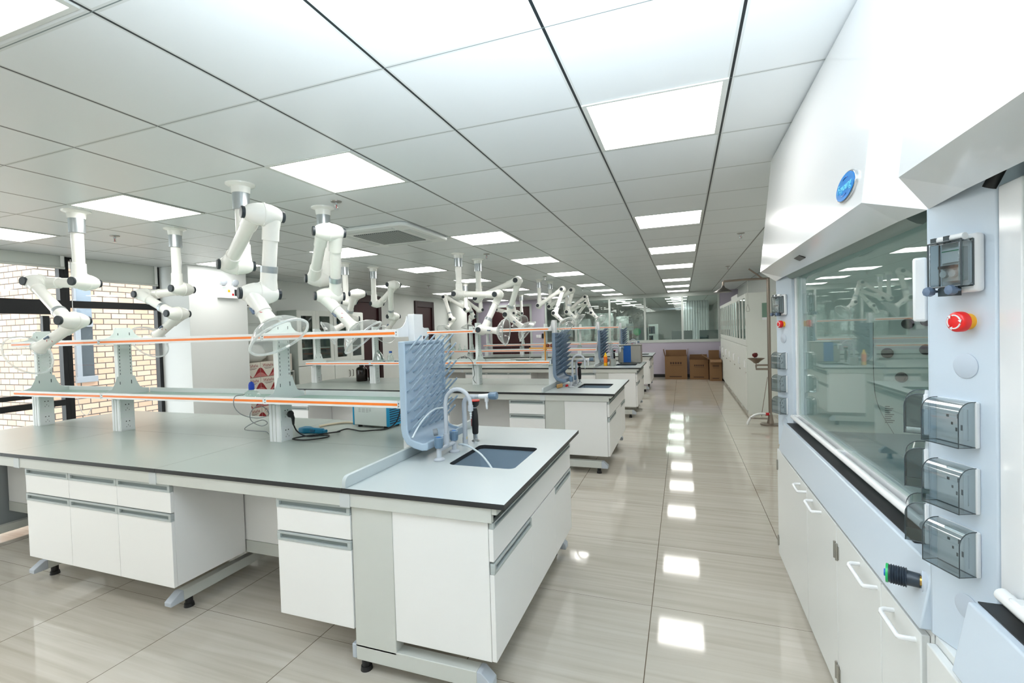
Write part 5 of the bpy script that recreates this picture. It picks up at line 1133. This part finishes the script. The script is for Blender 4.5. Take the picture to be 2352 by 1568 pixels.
t = thing('notice_plate', 'small green and white notice on the end of the tall cabinets', 'notice', (1.285, 8.838, 1.73)); MB().box(-0.035, 0.035, -0.004, 0, -0.14, 0.14, 0).box(-0.035, 0.035, -0.0045, -0.004, -0.14, -0.10, 1).build('plate', [mat('notice_green', (120, 150, 134), 0.4), PLASTW], t)
t = thing('emergency_shower', 'steel emergency shower and eyewash with overhead rose beside the cabinets', 'emergency shower', (1.22, 8.0, 0))
BZ = mat('bronze_steel', (150, 138, 128), 0.3, metal=0.85)
MB().lathe([(0, 0.14), (0.012, 0.14), (0.02, 0.05), (0.10, 0.035), (0.16, 0.028)], (0, 0, 0), (0, 0, 1), 28).build('floor_flange', BZ, t, smooth=40)
MB().tube([(0, 0, 0.02), (0, 0, 2.20)], 0.024, 16).tube([(0.02, 0, 2.20), (-0.30, 0, 2.205), (-0.60, 0, 2.195), (-0.615, 0, 2.18), (-0.62, 0, 2.12)], 0.016, 12).tube([(-0.08, 0, 2.21), (-0.26, -0.02, 2.36)], 0.012, 10).build('riser_pipe', BZ, t, smooth=40)
MB().lathe([(0, 0.018), (0.03, 0.03), (0.09, 0.13), (0.10, 0.135), (0.10, 0.0)], (-0.62, 0, 2.13), (0, 0, -1), 28).build('shower_rose', mat('rose_steel', (112, 110, 108), 0.35, metal=0.8), t, smooth=40)
rd = MB().tube([(-0.28, 0, 2.19), (-0.28, 0, 1.83)], 0.003, 6).tube([(-0.28, 0, 1.83), (-0.305, 0, 1.74), (-0.30, 0, 1.72), (-0.26, 0, 1.72), (-0.255, 0, 1.74), (-0.28, 0, 1.83)], 0.004, 6).build('pull_rod', STEEL, t)
MB().lathe([(0, 0.03), (0.03, 0.06), (0.07, 0.115), (0.075, 0.12), (0.068, 0.11), (0.03, 0.03), (0.03, 0)], (-0.18, 0, 0.93), (0, 0, 1), 28).build('eyewash_bowl', mat('bowl_steel', (132, 118, 104), 0.35, metal=0.7), t, smooth=40)
MB().tube([(0, 0, 0.90), (-0.18, 0, 0.90), (-0.18, 0, 0.95)], 0.014, 10).tube([(0, 0, 0.84), (-0.18, 0, 0.84), (-0.18, 0, 0.90)], 0.016, 10).build('bowl_pipe', BZ, t, smooth=40)
nz = MB().cyl((-0.185, 0, 0.96), (-0.185, 0, 1.03), 0.016).build('nozzle_stem', CHROME, t); MB().lathe([(0, 0.02), (0.03, 0.042), (0.06, 0.035), (0.07, 0)], (-0.185, 0, 1.02), (-0.25, 0, 1), 18).build('nozzle_cup', mat('cup_dark_red', (96, 26, 28), 0.4), nz, smooth=50)
MB().tube([(-0.03, 0, 0.72), (-0.13, -0.06, 0.13)], 0.005, 6).obox((-0.18, -0.17, 0.12), (1, 0, 0), (0, 1, 0), (0, 0, 1), 0.11, 0.05, 0.004).build('foot_pedal', BZ, t)
t = thing('floor_hose', 'white hose arching to the floor at the emergency shower foot', 'hose', (1.0, 7.9, 0))
MB().tube([V(q) - V(t.location) for q in curve_pts([(1.20, 7.93, 0.17), (1.05, 7.92, 0.17), (0.95, 7.91, 0.12), (0.905, 7.90, 0.05), (0.895, 7.9, 0.012)], 8)], 0.017, 12).build('hose', HW, t, smooth=60)
MB().cyl((0.19, 0.03, 0.17), (0.145, 0.025, 0.17), 0.022).build('red_coupling', RED, t)
# ================================================================ open cardboard cartons at the far wall
CB1 = mat('cardboard', (130, 98, 66), 0.8, vary=0.06, scale=4); CB2 = mat('cardboard_inside', (122, 88, 58), 0.85)
def carton(label, x0, x1, y0, y1, h, flaps):
    t = thing('cardboard_box', label, 'box', ((x0 + x1) / 2, (y0 + y1) / 2, 0), 'cardboard boxes at the far wall'); a = (x1 - x0) / 2; b = (y1 - y0) / 2; th = 0.006
    MB().box(-a, a, -b, -b + th, 0, h, 0).box(-a, a, b - th, b, 0, h, 0).box(-a, -a + th, -b + th, b - th, 0, h, 0).box(a - th, a, -b + th, b - th, 0, h, 0).box(-a + th, a - th, -b + th, b - th, 0, th, 1).build('box_walls', [CB1, CB2], t)
    for side, ang, ln in flaps:
        an = math.radians(ang); c, s = math.cos(an), math.sin(an)
        if side in 'lr':
            sx = -1 if side == 'l' else 1; hx = sx * a; m = MB().obox((hx + sx * c * ln / 2, 0, h + s * ln / 2), (sx * c, 0, s), (0, 1, 0), (-sx * s, 0, c), ln / 2, b - 0.01, th / 2)
        else:
            sy = -1 if side == 'f' else 1; hy = sy * b; m = MB().obox((0, hy + sy * c * ln / 2, h + s * ln / 2), (0, sy * c, s), (1, 0, 0), (0, -sy * s, c), ln / 2, a - 0.01, th / 2)
        m.build('flap', CB1, t)
    pr = MB()
    for q in range(5): pr.box(-a * 0.52 + q * a * 0.22, -a * 0.52 + q * a * 0.22 + a * 0.15, -b - 0.001, -b, h * 0.66, h * 0.75)
    pr.box(-a * 0.5, a * 0.55, -b - 0.001, -b, h * 0.60, h * 0.612); DB = mat('print_dark_brown', (70, 46, 32), 0.7)
    pr.build('upper_print', DB, t); MB().box(-a * 0.6, a * 0.5, -b - 0.001, -b, h * 0.10, h * 0.14).build('lower_print', DB, t); return t
carton('open brown cardboard box with raised side flaps at the far wall', -0.50, 0.10, 14.30, 14.82, 0.66, (('l', 78, 0.20), ('r', 80, 0.20), ('b', 88, 0.16)))
carton('middle brown cardboard box with taped back flap at the far wall', 0.17, 0.66, 14.30, 14.82, 0.56, (('b', 88, 0.12), ('l', 86, 0.1)))
carton('brown cardboard box with wide open flaps beside the tall cabinets', 0.68, 0.98, 13.95, 14.75, 0.58, (('f', -20, 0.18), ('b', 86, 0.22), ('l', 32, 0.22)))
# ================================================================ the room beyond the glass
NR = mat('equipment_white', (214, 222, 220), 0.4); ND = mat('equipment_dark', (60, 68, 70), 0.5); NS = mat('equipment_grey', (150, 160, 160), 0.4)
for i, (x0, x1, y) in enumerate(((-4.0, -1.3, 17.5), (-0.9, 1.3, 17.2))):
    t = thing('work_table', ['white table behind the far glass, crowded with instruments', 'white table behind the far glass, carrying two monitors'][i], 'table', ((x0 + x1) / 2, y, 0), 'tables beyond the glass'); h = (x1 - x0) / 2
    MB().box(-h, h, -0.4, 0.4, 0.82, 0.86).build('table_top', NR, t, bevel=0.004); MB().box(-h + .03, -h + .06, -0.38, 0.38, 0, 0.82).box(h - .06, h - .03, -0.38, 0.38, 0, 0.82).box(-h + .06, h - .06, 0.3, 0.33, 0.2, 0.82).build('table_frame', CREAM, t)
for i, x in enumerate((-0.02, 0.86)):
    t = thing('computer_monitor', ['dark computer monitor behind the far glass, near the aisle line', 'dark computer monitor behind the far glass, near the right wall'][i], 'monitor', (x, 17.1, 0.86), 'monitors beyond the glass')
    MB().box(-0.33, 0.33, -0.02, 0.02, 0.06, 0.50).build('screen_case', mat('screen_slate', (64, 78, 80), 0.25), t, bevel=0.012); MB().box(-0.04, 0.04, 0.02, 0.05, 0.005, 0.25).box(-0.13, 0.13, -0.08, 0.09, 0, 0.012).build('stand', ND, t)
    MB().box(-0.31, 0.31, -0.0205, -0.02, 0.09, 0.48).build('screen', mat('screen_face', (58, 76, 78), 0.15), t)
t = thing('drill_press', 'grey instrument column with green disc behind the far glass', 'instrument', (-1.75, 17.3, 0.86))
MB().box(-0.2, 0.2, -0.15, 0.15, 0, 0.06).box(-0.05, 0.05, 0.0, 0.1, 0.06, 1.05).build('column', ND, t, bevel=0.006); MB().box(-0.13, 0.12, -0.12, 0.0, 0.55, 0.80).build('head', NS, t, bevel=0.01); MB().cyl((0.24, -0.12, 0.5), (0.24, -0.15, 0.5), 0.13, n=28).build('green_disc', mat('disc_green', (60, 150, 100), 0.4), t)
MB().box(0.2, 0.28, -0.12, -0.02, 0.0, 0.4).build('disc_stand', NS, t)
t = thing('control_cabinet', 'pale instrument box with dark display panels behind the far glass', 'instrument', (-1.0, 17.2, 0.86)); MB().box(-0.12, 0.2, -0.15, 0.15, 0, 0.75).build('case', NR, t, bevel=0.01); MB().box(-0.10, 0.10, -0.153, -0.15, 0.42, 0.68).box(-0.10, 0.04, -0.153, -0.15, 0.1, 0.36).build('display', ND, t)
wr = mat('plastic_sheeting', (214, 222, 220), 0.18)
for i, (x, y, w_, h_) in enumerate(((-3.7, 18.6, 0.7, 1.9), (-2.9, 18.7, 0.75, 2.1), (-2.1, 18.6, 0.6, 1.95), (-4.6, 18.4, 0.6, 1.8))):
    t = thing('wrapped_machine', f'tall machine wrapped in creased clear plastic behind the far glass, {["second", "third", "fourth", "first"][i]} from the dark door', 'machine', (x, y, 0), 'wrapped machines beyond the glass')
    m = MB(); nn = 28; rows = 22; pts = []; fs = []
    rnd = random.Random(40 + i)
    for r_ in range(rows + 1):
        for q in range(nn):
            a = 2 * PI * q / nn; sq = 1 / max(abs(math.cos(a)), abs(math.sin(a))); k_ = min(sq, 1.25) * w_ / 2 * (0.92 + 0.06 * math.sin(r_ * 1.3 + q) + rnd.uniform(-.05, .05))
            pts.append((k_ * math.cos(a), k_ * math.sin(a) * 0.8, h_ * r_ / rows))
    for r_ in range(rows):
        for q in range(nn): fs.append((r_ * nn + q, r_ * nn + (q + 1) % nn, (r_ + 1) * nn + (q + 1) % nn, (r_ + 1) * nn + q))
    fs.append(tuple(rows * nn + q for q in range(nn))); m.idx(pts, fs).build('sheeting', wr, t, smooth=0)
t = thing('white_curtain', 'white curtain hanging at the back of the room beyond the glass', 'curtain', (0.5, 20.5, 0))
m = MB(); N_ = 60
m.prism([(-0.5 + q / N_, 0.03 * math.sin(q * 1.1)) for q in range(N_ + 1)] + [(-0.5 + q / N_, 0.03 * math.sin(q * 1.1) + 0.006) for q in range(N_, -1, -1)], 'xy', 0.3, CEIL); m.build('curtain', mat('curtain_white', (232, 238, 240), 0.7), t, smooth=60)
